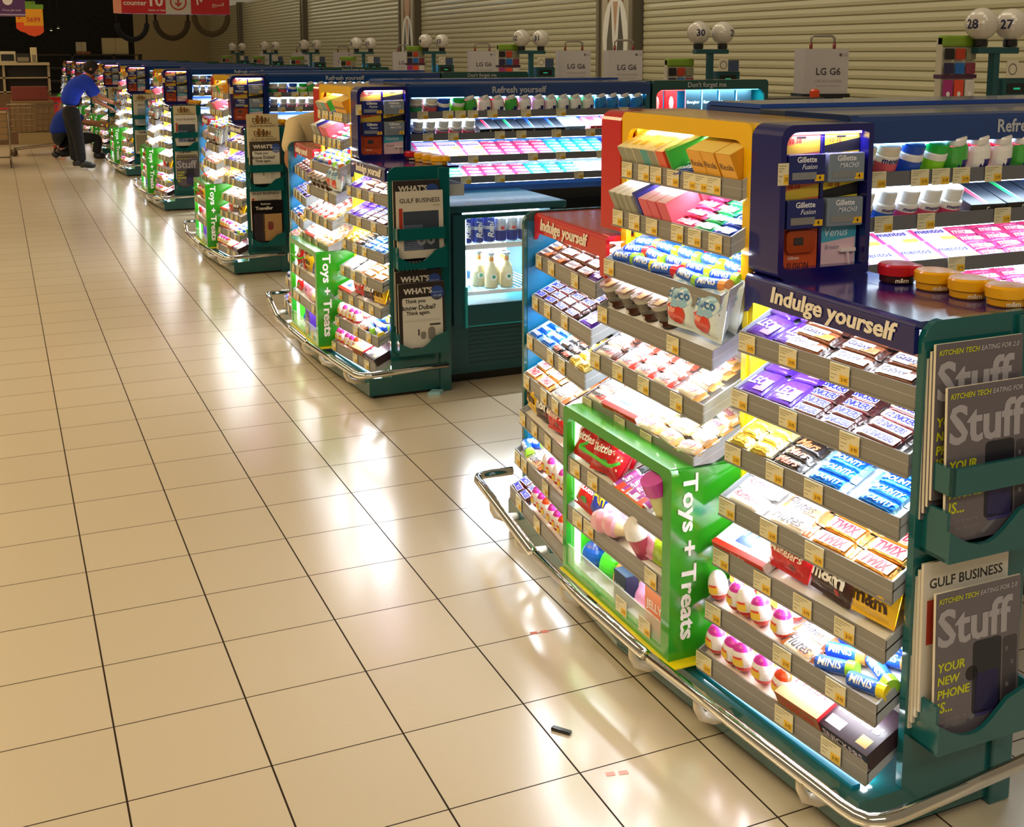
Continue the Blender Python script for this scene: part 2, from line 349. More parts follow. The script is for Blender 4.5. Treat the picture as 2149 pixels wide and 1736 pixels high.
def gum_bottle(kind):
    b = MB()
    if kind[0] == 'jar':      # straight jar, pale screw cap
        _, c1, cap, txt, tc = kind; r, h = .047, .105
        b.lathe([(r * .9, 0, M('plastic', c1)), (r, .006, M('plastic', c1)), (r, h * .5, M('card', '#f4f2ee')), (r, h * .68, M('card', '#f4f2ee')), (r * .9, h * .72, M('plastic', cap)), (r * .95, h * .74, M('plastic', cap)), (r * .95, h * .98, M('plastic', cap)), (r * .85, h, M('plastic', cap)), (0, h * 1.01, None)], 16, TR(0, r, 0))
        rr = r * 1.02
        b.text(txt, r * 1.7, h * .16, M('card', tc), TR(0, r, 0), .03, .1, fn=lambda x, y: (math.sin(x / rr) * rr, -math.cos(x / rr) * rr, h * .58 + y))
    elif kind[0] == 'small':
        _, c1, cap, txt, tc = kind; r, h = .040, .102
        b.lathe([(r * .9, 0, M('plastic', c1)), (r, .006, M('plastic', c1)), (r, h * .32, M('card', '#f8f6f4')), (r, h * .55, M('plastic', cap)), (r * .8, h * .6, M('plastic', cap)), (r * .86, h * .63, M('plastic', cap)), (r * .86, h * .97, M('plastic', cap)), (r * .78, h, M('plastic', cap)), (0, h * 1.01, None)], 14, TR(0, r, 0))
        rr = r * 1.02
        b.text(txt, r * 1.5, h * .16, M('card', tc), TR(0, r, 0), .03, .1, fn=lambda x, y: (math.sin(x / rr) * rr, -math.cos(x / rr) * rr, h * .42 + y))
    else:                     # slanted two-colour bottle leaning to the left
        _, c1, c2, cap = kind; r, h = .044, .125; n = 16; secs = [(0, .85, 0), (.006, 1.04, 0), (.04, 1.06, -.003), (.08, 1.0, -.012), (.095, .86, -.018), (.1, .8, -.02)]
        for i in range(len(secs) - 1):
            vs = []
            for z, k, dx in secs[i:i + 2]:
                for q in range(n): t = 2 * PI * q / n; vs.append((dx + r * k * math.cos(t), r + r * k * .85 * math.sin(t), z + .012 * math.cos(t) * min(1, z / .05)))
            for q in range(n):
                b.add([vs[q], vs[(q + 1) % n], vs[n + (q + 1) % n], vs[n + q]], [(0, 1, 2, 3)], M('plastic', c1 if (q / n * 2 * PI) < 2.2 + i * .25 or q > n - 3 else c2), True)
        b.lathe([(r * .8, 0, M('plastic', cap)), (r * .84, .004, M('plastic', cap)), (r * .84, .022, M('plastic', cap)), (r * .74, .027, M('plastic', cap)), (0, .028, None)], 14, TR(-.021, r, .1) @ RY(-12))
        b.lathe([(r * .5, 0, M('card', '#6a6a86')), (0, .001, None)], 12, TR(-.027, r, .1275) @ RY(-12))
        rr = r * .9
        b.quad(-r * .55, r * .55, .02, .05, 0, M('card', '#2b2a86' if c1 != '#ffffff' else '#1a60c0'), None, lambda x, y: (x, r - math.sqrt(max(0, (r * 1.03) ** 2 - x * x)) * .87, y), 4, 1)
    return b
def roll(L_, r, col, sw='#ffffff'):
    b = MB(); b.lathe([(r * .85, -L_ / 2, M('foil', col)), (r, -L_ / 2 + .004, M('wrap', col)), (r, -L_ * .2, M('wrap', sw)), (r, L_ * .2, M('wrap', col)), (r, L_ / 2 - .004, M('foil', col)), (r * .85, L_ / 2, None)], 12, TR(0, 0, r) @ RY(90)); return b
def cone_toy():
    b = MB(); T = TR(0, .03, 0) @ RY(-78) @ TR(0, 0, 0)
    T = TR(.07, .04, .042) @ RY(-80)
    b.lathe([(.01, 0, M('plastic', '#e8d8a8')), (.032, .07, M('plastic', '#e8b0c0')), (.042, .08, M('plastic', '#f6a8c0')), (.042, .105, M('plastic', '#f8c4d4')), (.03, .13, M('plastic', '#f8c4d4')), (0, .145, None)], 14, T); return b
CAT = {}
def P(key, name, desc, cat, fn, w, d, h, low):  CAT[key] = dict(name=name, desc=desc, cat=cat, fn=fn, w=w, d=d, h=h, low=low, me=None)
B = 'chocolate_bar'; BC = 'chocolate bar'
P('leo', B, 'purple square wafer bar', BC, lambda: bar(.135, .115, .022, '#5a2ea6', '#4a2494', 'LEO', '#ffffff', .1, '#b98ad0', tw=.5, th=.32), .135, .12, .02, '#5a2ea6')
P('galc', B, 'white-orange caramel chocolate bar', BC, lambda: bar(.165, .052, .024, '#7a4426', '#3c1c12', 'Galaxy', '#241c50', .3, '#e07a1c', panel='#efe6de', bold=.012, tw=.5, th=.5), .165, .05, .03, '#c99a6a')
P('gal', B, 'white-brown chocolate bar', BC, lambda: bar(.165, .052, .024, '#6a3a22', '#3c1c12', 'Galaxy', '#241c50', .3, '#a8683a', panel='#efe6de', bold=.012, tw=.5, th=.5), .165, .05, .03, '#b08a6a')
P('sni', B, 'brown nut bar lettered blue', BC, lambda: bar(.125, .040, .022, '#5b1c22', '#3a1512', 'SNICKERS', '#1c22b8', .25, panel='#f0ecf4', bold=.05, tw=.72, th=.6), .125, .04, .03, '#5a4a9a')
P('sni2', B, 'long double nut bar', BC, lambda: bar(.175, .042, .024, '#5b1c22', '#2a120e', '1/2 SNICKERS', '#1c22b8', .25, panel='#f6f2f2', bold=.035, pc='#e8c890', tw=.6, th=.5), .175, .042, .03, '#4a3a6a')
P('gold', B, 'gold foil chocolate roll', BC, lambda: bar(.11, .045, .038, '#e4c65a', '#f0e090', kind='foil'), .11, .046, .04, '#e4d080')
P('mars', B, 'black bar with red lettering', BC, lambda: bar(.125, .043, .024, '#17100e', '#17100e', 'Mars', '#e8603a', .35, bold=.03), .125, .043, .03, '#2a1a16')
P('bou', B, 'blue coconut bar', BC, lambda: bar(.145, .044, .024, '#0c6ad4', '#8ac4ea', 'BOUNTY', '#ffffff', .15, bold=.03, kind='foil', th=.42), .145, .044, .03, '#2a86e0')
P('raf', B, 'white packet with red print', 'sweet packet', lambda: bar(.15, .06, .03, '#f6f3f3', '#f0ecec', 'Raffaello', '#e0304a', .3, bold=0, th=.4), .15, .06, .035, '#f4eeee')
P('flu', B, 'white-bronze wafer bar', BC, lambda: bar(.15, .06, .028, '#f2ece4', '#b0683a', 'Flutes', '#3a3036', .3, '#c07a48', bold=.005), .15, .058, .03, '#d8b08a')
P('twi', B, 'gold biscuit bar with red lettering', BC, lambda: bar(.155, .055, .026, '#c98a3e', '#d8a860', 'TWIX', '#b8122e', .2, bold=.05, panel='#f4e8d8', kind='foil', tw=.56, th=.62), .155, .055, .03, '#c98a4e')
P('kin', B, 'white-red milk chocolate bar', BC, lambda: bar(.135, .05, .026, '#f8f4f0', '#d83a28', 'kinder', '#3a2a2a', 0, '#e05038', bold=.01), .135, .05, .03, '#f0d0c8')
P('bue', B, 'white hazelnut wafer bar', BC, lambda: bar(.13, .055, .03, '#f7f1ea', '#5a3424', 'bueno', '#40281e', 0, '#c03a2c', bold=.03, tw=.5, th=.5), .13, .055, .035, '#e8d8cc')
P('tro', B, 'cream-gold biscuit bar', BC, lambda: bar(.13, .055, .032, '#f5efe6', '#d8a45c', 'tronky', '#b84a6a', .2, '#e0b070', bold=.01), .13, .055, .035, '#eadcc4')
Q = 'sweet_pouch'; QC = 'sweet bag'
P('kbox', 'sweet_box', 'white-yellow box with red corner', 'box', lambda: carton(.23, .19, .035, '#f8f4f0', '#d83024', 'kinder', '#ffffff', bands=((-.5, .5, 0, .1, '#d83024'), (.2, .45, .6, .9, '#f2d24a'), (-.45, -.25, .55, .8, '#f2d24a'), (-.2, .1, .2, .5, '#2a48b0')), tt='kinder'), .24, .2, .05, '#f2e4dc')
P('mal', Q, 'shiny red sweet bag', QC, lambda: pouch(.17, .15, .05, '#d41420', 'Maltesers', '#fff2e2', ((.2, -.3, .14, .12, '#7a2a1a'), (-.2, .28, .12, .1, '#7a2a1a')), shear=.2, ty=-.08, th=.26), .17, .07, .1, '#d41420')
P('mmb', Q, 'dark brown sweet bag', QC, lambda: pouch(.16, .14, .05, '#3a1c18', 'm&m', '#ffffff', ((.25, -.3, .14, .14, '#c02a22'), (-.2, .3, .16, .1, '#2a5aa0')), bold=.04, ty=-.05, th=.34), .165, .07, .1, '#3a1c18')
P('mmy', Q, 'bright yellow sweet bag', QC, lambda: pouch(.15, .14, .05, '#f6c40c', 'm&m', '#3a1c12', ((.2, .28, .14, .12, '#2a62c0'), (-.15, .33, .12, .1, '#c0322a')), bold=.04, ty=-.1, th=.34), .155, .07, .1, '#f6c40c')
P('ski', Q, 'red fruit sweet bag', QC, lambda: pouch(.15, .16, .04, '#d01c1c', 'Skittles', '#ffffff', ((-.2, .28, .3, .16, '#6a3aa0'), (.15, .3, .25, .1, '#f2c41c'), (.1, -.28, .3, .14, '#3a9a3a')), stand=42, bold=.03, shear=.2), .15, .06, .1, '#d01c1c')
P('skb', Q, 'deep blue sweet bag', QC, lambda: pouch(.15, .15, .04, '#1c3cb4', 'Fun', '#f4d020', ((.1, .2, .35, .25, '#f2c41c'),), stand=42), .15, .06, .1, '#1c3cb4')
P('pnk', Q, 'pale pink sweet bag', QC, lambda: pouch(.15, .14, .045, '#f2a8cc', None, '#ffffff', ((0, .1, .5, .3, '#fbe4ee'), (.2, -.25, .3, .2, '#c83a8a')), stand=42), .15, .06, .1, '#f2a8cc')
P('grp', Q, 'lime green sweet bag', QC, lambda: pouch(.11, .15, .045, '#a8cc2a', None, '#ffffff', ((0, .2, .5, .2, '#d83a5a'),), stand=50), .12, .06, .1, '#a8cc2a')
P('sch', Q, 'white-blue egg sweet bag', QC, lambda: pouch(.15, .17, .055, '#dfeef6', 'choco', '#2a70b8', ((0, .16, .95, .55, '#9cc8e8'), (-.05, -.22, .62, .40, '#d8301e'), (-.12, -.16, .18, .12, '#f4a08c')), stand=58, ty=.16, th=.2), .14, .065, .12, '#e0d4dc')
P('beads', Q, 'red beaded sweet packet', QC, lambda: pouch(.13, .13, .04, '#e0182c', None, '#ffffff', tuple((x * .2, y * .2, .07, .07, '#ffe4e4') for x in (-2, -1, 0, 1, 2) for y in (-1, .5)), stand=35), .13, .06, .08, '#e0182c')
for k, c1, cc in (('mtb', '#2a62d4', '#9ad83a'), ('mty', '#2a62d4', '#f0dc20'), ('mtr', '#2a5ac8', '#e02a38'), ('mto', '#3a6ad0', '#f09a50')):
    P(k, 'sweet_tube', 'blue mini sweet tube with %s cap' % {'mtb': 'green', 'mty': 'yellow', 'mtr': 'red', 'mto': 'orange'}[k], 'sweet tube', (lambda c1=c1, cc=cc: sweet_tube(.13, .021, c1, cc)), .13, .05, .04, c1)
P('blk', 'sweet_tube', 'short tube with black cap', 'sweet tube', lambda: sweet_tube(.13, .02, '#e6e0ee', '#101014', 'fun', '#a03a8c', rz=90), .046, .14, .04, '#403048')
P('eggp', 'toy_egg', 'white egg with pink top', 'chocolate egg', lambda: toy_egg(.033, .094, '#e2341e', '#f6f2f4', '#d93ab0'), .066, .07, .08, '#f0d0dc')
P('eggo', 'toy_egg', 'white egg with orange top', 'chocolate egg', lambda: toy_egg(.033, .094, '#f6f2f4', '#f6f2f4', '#ea4a1c'), .066, .07, .08, '#f0c4b0')
P('eggw', 'toy_egg', 'white egg with face print', 'chocolate egg', lambda: toy_egg(.033, .094, '#e2341e', '#f6f2f4', '#f4eef2'), .066, .07, .08, '#f4ecec')
P('tbox', 'sweet_box', 'gold and red bar box', 'box', lambda: carton(.17, .16, .06, '#e8d8a8', '#a06a2c', 'TWIX top', '#d8202c', side='#c8202a', tt='TWIX'), .18, .16, .06, '#d8a87a')
P('sbox', 'sweet_box', 'dark nut bar box', 'box', lambda: carton(.19, .16, .05, '#33202c', '#241418', 'SNICKERS', '#e8dcf4', tt='SNICKERS', bands=((-.4, -.1, .1, .3, '#e8e4f0'), (.2, .4, .1, .3, '#d8b070'))), .2, .16, .06, '#33202c')
P('cupc', 'dessert_cup', 'chocolate dessert cup', 'dessert cup', lambda: dessert_cup(.060, .090), .125, .125, .09, '#8a6a58')
BX = 'sweet_box'
P('cbox', BX, 'slim cream sweet box', 'box', lambda: carton(.052, .24, .075, '#f2ecc8', '#8a8c78', None, tilt=0, bands=((-.3, .3, .1, .25, '#d8c060'), (-.3, .3, .4, .55, '#b8c890'), (-.3, .3, .7, .85, '#e0b8a0'))), .055, .24, .08, '#f0e8c0')
P('cbt', BX, 'slim box with teal front', 'box', lambda: carton(.052, .24, .075, '#f0ecc8', '#3a9a98'), .055, .24, .08, '#d8e8c0')
P('cbr', BX, 'slim box with orange-red front', 'box', lambda: carton(.05, .24, .075, '#f4e4c0', '#e25a2c', side='#e8441c'), .054, .24, .08, '#e8441c')
P('grn', BX, 'leaning green sweet box', 'box', lambda: carton(.035, .24, .085, '#3ac040', '#3ac040', side='#2cb43a'), .045, .24, .12, '#3ac040')
P('ric', BX, 'yellow herb sweet box', 'box', lambda: carton(.085, .2, .10, '#f6dc7a', '#e8a81c', 'Ricola', '#4a2a10', side='#dc981c'), .087, .2, .1, '#ecb43a')
P('gry', BX, 'grey-white mint box', 'box', lambda: carton(.045, .22, .085, '#f2f0ea', '#9a9a86', side='#b8b4a0'), .048, .22, .08, '#dcd8cc')
P('blu', BX, 'slim dark blue box', 'box', lambda: carton(.03, .22, .1, '#2430b0', '#2a3490', side='#2028a0'), .033, .22, .1, '#2430b0')
P('pbx', BX, 'coral pink sweet box', 'box', lambda: carton(.056, .13, .085, '#f6c4ca', '#e25a6c', side='#e8566c'), .06, .14, .08, '#f08a98')
G = 'gum_pack'; GC = 'gum pack'
for k, c, d in (('gpk', '#d83a6a', 'pink-red'), ('ggn', '#2fae6a', 'green'), ('gbl', '#2a4ab4', 'blue'), ('gwt', '#e8f0f8', 'white'), ('gtl', '#34c8cc', 'turquoise')):
    P(k, G, '%s gum pack' % d, GC, (lambda c=c: bar(.11, .05, .02, c, c, 'mint', '#ffffff', .2, panel=None, acc='#f0f4f8', bold=.01)), .11, .05, .025, c)
for k, c, a in (('x5r', '#d8203a', 'red-edged'), ('x5g', '#18a050', 'green-edged'), ('x5b', '#1a50c8', 'blue-edged')):
    P(k, G, 'black %s gum box' % a, GC, (lambda c=c: carton(.15, .17, .045, '#141820', '#101014', '5', '#e8f0f0', bands=((-.12, .02, .05, .95, c), (.02, .04, .05, .95, '#c0c8cc')))), .155, .17, .05, '#141820')
P('wbx', G, 'white-blue gum box', GC, lambda: carton(.14, .17, .05, '#d4e8f4', '#8ab0d8', 'Extra', '#1a4aa0', bands=((-.3, .1, .1, .9, '#a4d0ec'),)), .145, .17, .05, '#c4dcf0')
P('rbx', G, 'pink-red gum box', GC, lambda: carton(.14, .17, .05, '#f4a0ac', '#d83a50', 'Extra', '#ffffff', bands=((-.3, .1, .1, .9, '#e25a70'),)), .145, .17, .05, '#f08090')
P('mnt', G, 'white-pink flat sweet box', GC, lambda: carton(.15, .12, .02, '#fbe8ee', '#f8dce6', None, '#2a2a90', tt='mentos', bands=((-.5, -.38, 0, 1, '#e0407a'), (.1, .5, 0, .2, '#f2a848'))), .155, .125, .03, '#f8c8d8')
P('bat', 'battery_pack', 'battery pack on blister card', 'battery pack', lambda: carton(.13, .015, .2, '#e4e8f0', '#20242c', 'Energizer', '#ffffff'), .15, .03, .2, '#3a4452')
P('rst', 'red_packet', 'red hanging packet with round window', 'packet', lambda: carton(.1, .015, .21, '#d8242c', '#d8242c').add([(.02 * math.cos(t * PI / 6), -.002, .11 + .05 * math.sin(t * PI / 6)) for t in range(12)], [tuple(range(12))[::-1]], M('card', '#e8d8d0')), .115, .03, .2, '#d8242c')
JB = 'gum_bottle'; JC = 'gum bottle'
P('jg', JB, 'green jar with cream cap', JC, lambda: gum_bottle(('jar', '#2cae6c', '#e8e0cc', 'mentos', '#2a2470')), .1, .1, .1, '#8ad0a8')
P('jr', JB, 'pink jar with cream cap', JC, lambda: gum_bottle(('jar', '#e05a6a', '#e8e0cc', 'mentos', '#2a2470')), .1, .1, .1, '#e89aa0')
P('jb', JB, 'blue tub with blue cap', JC, lambda: gum_bottle(('jar', '#1450c8', '#1450c8', 'Extra', '#ffffff')), .1, .1, .1, '#1450c8')
P('jv', JB, 'bright green tub with green cap', JC, lambda: gum_bottle(('jar', '#8adc1c', '#18b83c', 'Extra', '#ffffff')), .1, .1, .1, '#30c050')
for k, c, cap, d in (('sb', '#1c3c90', '#eef0f0', 'small navy'), ('sp', '#e0507a', '#eef0f0', 'small pink'), ('sl', '#2a62c8', '#eef0f0', 'small blue')):
    P(k, JB, '%s jar with white cap' % d, JC, (lambda c=c, cap=cap: gum_bottle(('small', c, cap, 'mentos', '#3a1a70'))), .085, .085, .09, '#e8e0ee')
for k, a, b_, d in (('slr', '#d8182c', '#ffffff', 'red and white'), ('slw', '#e03c50', '#4ab84a', 'red and green'), ('slp', '#c83aa0', '#ffffff', 'purple-pink'), ('slg', '#10a04a', '#ffffff', 'green and white'), ('slb', '#ffffff', '#2a8ad8', 'white and blue')):
    P(k, JB, '%s slanted bottle' % d, JC, (lambda a=a, b_=b_: gum_bottle(('slant', a, b_, '#f4f2f0'))), .096, .088, .12, a if a != '#ffffff' else b_)
TN = 'toy_candy'; TC = 'toy sweet'
P('cone', TN, 'pink toy ice cream cone', TC, cone_toy, .15, .085, .08, '#f0b0c4')
P('cupp', TN, 'rose pink tumbler with white lid', TC, lambda: MB().lathe([(.035, 0, M('plastic', '#c8506a')), (.043, .085, M('plastic', '#f4f0f2')), (.046, .09, M('plastic', '#f4f0f2')), (.04, .125, M('plastic', '#f4f0f2')), (.02, .145, M('plastic', '#f4f0f2')), (0, .15, None)], 16, TR(0, .045, 0)), .1, .1, .14, '#e8a0b0')
P('tubp', TN, 'magenta capped tall tub', TC, lambda: MB().lathe([(.04, 0, M('plastic', '#d8d890')), (.04, .1, M('plastic', '#c82aa0')), (.046, .102, M('plastic', '#c82aa0')), (.046, .15, M('plastic', '#e060c0')), (0, .152, None)], 16, TR(0, .045, 0)), .1, .1, .14, '#c82aa0')
P('ball', TN, 'dark blue globe ball', TC, lambda: toy_egg(.05, .1, '#1438a0', '#1a58b8', '#12307c', lab=False, tilt=-10), .11, .1, .1, '#1438a0')
P('egg1', TN, 'lime green toy egg', TC, lambda: toy_egg(.046, .12, '#38b820', '#4ad02a', '#3cc024', lab=False), .1, .1, .12, '#4ad02a')
P('egg2', TN, 'blue and orange toy egg', TC, lambda: toy_egg(.048, .12, '#e06a1c', '#e07a28', '#1c8ad8', lab=False), .1, .1, .12, '#1c8ad8')
P('dbox', 'sweet_box', 'small dark blue gift box', 'box', lambda: carton(.085, .05, .11, '#1c3050', '#18304a', 'SURPRISE', '#e8f0f0', bands=()), .1, .1, .1, '#1c3050')
P('obox', 'sweet_box', 'orange sweet box', 'box', lambda: carton(.12, .06, .15, '#f2b48c', '#ee8f62', 'JELLY', '#ffffff', side='#f0a47c'), .13, .1, .14, '#ee8f62')
P('vbox', 'sweet_box', 'purple sweet box', 'box', lambda: carton(.12, .06, .14, '#5a2aa0', '#50248c', 'Fun', '#e8c8a0', side='#6a3ac0'), .13, .1, .14, '#5a2aa0')
P('rbar', BX, 'yellow-red stick box', 'box', lambda: carton(.2, .035, .03, '#e04a2c', '#f2c41c', None, bands=((-.1, .3, .1, .9, '#c8c8cc'),)), .2, .045, .03, '#d86a3c')

PL = []      # every placed product: (key, matrix, island, label tail)
ORD = ['first', 'second', 'third', 'fourth', 'fifth', 'sixth', 'seventh', 'eighth', 'ninth', 'tenth', 'eleventh', 'twelfth', 'thirteenth', 'fourteenth', 'fifteenth', 'sixteenth', 'seventeenth', 'eighteenth', 'nineteenth', 'twentieth']
ISL = ['nearest', 'second', 'third', 'fourth', 'fifth', 'sixth', 'seventh', 'eighth', 'farthest']
YK = [0, 4.41, 8.8, 13.8, 18.7, 23.5, 28.3, 33.1, 37.9]

def fill(F, width, segs, k, where, depth=.29, base=.006, maxrows=99):
    """F: matrix of the tray (x right along the lip, y up the tray floor, z off it); segs: (key, x0, x1 as fractions, rows, options)"""
    rnd = random.Random(sum(map(ord, where)) * 31 + k)
    cnt = {}
    for sg in segs:
        key, a, b_, rows = sg[:4]; op = sg[4] if len(sg) > 4 else {}
        c = CAT[key] if not isinstance(key, (list, tuple)) else CAT[key[0]]
        w = (b_ - a) * width; n = max(1, int(w / c['w'] + .35)); rows = min(rows, maxrows); kx = min(1.12, max(.88, w / n / c['w'])) if n > 1 or c['name'] in (B, G) else 1
        for r in range(rows):
            y = .006 + c['d'] * r * op.get('pitch', 1)
            for i in range(n):
                kk = key[(i + r * 2) % len(key)] if isinstance(key, (list, tuple)) else key
                x = a * width + (i + .5) * w / n + rnd.uniform(-1, 1) * op.get('jx', .004)
                rz = rnd.uniform(-1, 1) * op.get('jr', 2.5) + op.get('rz', 0)
                z = base + r * op.get('lift', .0) + (rnd.random() * op.get('jz', .003))
                cd_ = CAT[kk]; z += .018 if cd_['name'] == Q else (-.006 if cd_['name'] == 'sweet_tube' else 0); y_ = y + (.012 if cd_['name'] == 'sweet_tube' and kk != 'blk' else 0); ctr = 0 if cd_['name'] not in (B, G, 'sweet_tube') or kk[:2] == 'x5' or kk in ('wbx', 'rbx', 'mnt') else cd_['d'] / 2
                if kk == 'blk': ctr = .07
                Mx = F @ TR(x, y_ + ctr, z) @ RZ(rz) @ RX(op.get('tx', 0)) @ Matrix.Diagonal((kx, 1, 1, 1))
                q = (c['desc'], r); cnt[q] = cnt.get(q, 0) + 1
                PL.append((kk, Mx, k, (cnt[q] - 1, r, where)))

# ---------------------------------------------------------------- island end display
LVR = [(1.808, 1.214), (1.791, 1.038), (1.767, .871), (1.751, .70), (1.733, .54), (1.709, .367), (1.685, .205)]
LVC = [(1.835, 1.667), (1.80, 1.496), (1.77, 1.316), (1.745, 1.144), (1.716, .976), (1.685, .811)]
TILT = 24
LVN = ['top', 'second', 'third', 'fourth', 'fifth', 'sixth', 'bottom']
def tray_frames():
    out = []
    for i, (x, z) in enumerate(LVR): out.append(('right', i, (x, -.255), (x + .055 + .004 * i, -.955), z))
    for i, (x, z) in enumerate(LVC): out.append(('middle', i, (x, .548), (x, -.205), z))
    for i, (x, z) in enumerate(LVR): out.append(('left', i, (x + .025, 1.29), (x - .05, .60), z))
    return out
def tray_matrix(p, q, z, dz=0.0, dy=0.0):
    d = Vector((q[0] - p[0], q[1] - p[1], 0)); w = d.length; d.normalize(); n = Vector((-d.y, d.x, 0))
    Mx = Matrix(((d.x, n.x, 0, p[0]), (d.y, n.y, 0, p[1] + dy), (0, 0, 1, z + dz), (0, 0, 0, 1)))
    return Mx, w
U0 = Vector((2.0, .17, 0))
def tray_mesh(w, bay):
    b = MB(); LIP = .062; t = .006; D = .30
    b.box(0, w, 0, t, -LIP, 0, GREY); b.box(0, w, -.004, 0, -LIP - .002, -LIP + .004, GREY)
    T = TR(0, 0, -LIP + .03) @ RX(TILT)
    b.box(0, w, .002, D, 0, .005, WHITE, T)
    for x in (0, w - t): b.prism([(.004, -LIP), (.004, 0), (D * .914, .135), (D * .914, .075)], 'x', x, x + t, STEEL)
    b.box(.02, w - .02, .012, .028, -LIP - .004, -LIP + .001, M('emit', '#f4f8ff', 12.0))
    return b
TAGM = None
def tag_mesh(rnd):
    b = MB(); w, h = .074, .054
    b.box(-w / 2, w / 2, -.0015, 0, -h / 2, h / 2, M('card', '#e6ddb8')); b.box(w * .02, w / 2 - .002, -.0022, -.0015, -h / 2 + .002, -h * .02, M('card', '#f0c030'))
    for i, (l, zz) in enumerate(((.8, .36), (.55, .24), (.35, .12), (.35, -.1), (.2, -.3))): b.box(-w * .44, -w * .44 + w * l * .9, -.0021, -.0015, h * zz, h * zz + .002, M('card', '#a39c80'))
    b.text('2' + chr(183) + '75', w * .3, h * .22, M('card', '#5a4010'), TR(w * .26, -.0026, -h * .24) @ RX(90), .02)
    return b
def price_tags(tray, w, pos, z=-.030):
    for p in pos:
        t = link('price_tag', TAGM, tray, (p * w, -.0035, z), (0, 0, 0))
TAGM = tag_mesh(random).mesh('price_tag')
TAGPOS = {('right', 0): (.06, .32, .62), ('right', 1): (.05, .36, .71), ('right', 2): (.06, .33, .56), ('right', 3): (.06, .33, .6), ('right', 4): (.06, .33, .57, .8), ('right', 5): (.06, .5, .8), ('right', 6): (.05, .56, .82),
          ('middle', 0): (.06, .22, .33, .48, .62, .71, .81), ('middle', 1): (.06, .22, .38, .6, .74, .9), ('middle', 2): (.05,), ('middle', 3): (.05, .7), ('middle', 4): (.05, .28, .52, .8), ('middle', 5): (.05, .38, .62),
          ('left', 0): (.07, .3, .7), ('left', 1): (.07, .3, .6), ('left', 2): (.07, .45, .65), ('left', 3): (.07, .4, .6), ('left', 4): (.07, .3, .55), ('left', 5): (.07, .2, .6), ('left', 6): (.2, .55)}
def light_bar(parent, x, y, z, w, energy, col=(.88, .94, 1.0), rot=(R(-18), 0, 0)):
    return area('light', (x, y, z), w, .02, energy, col, rot, parent)

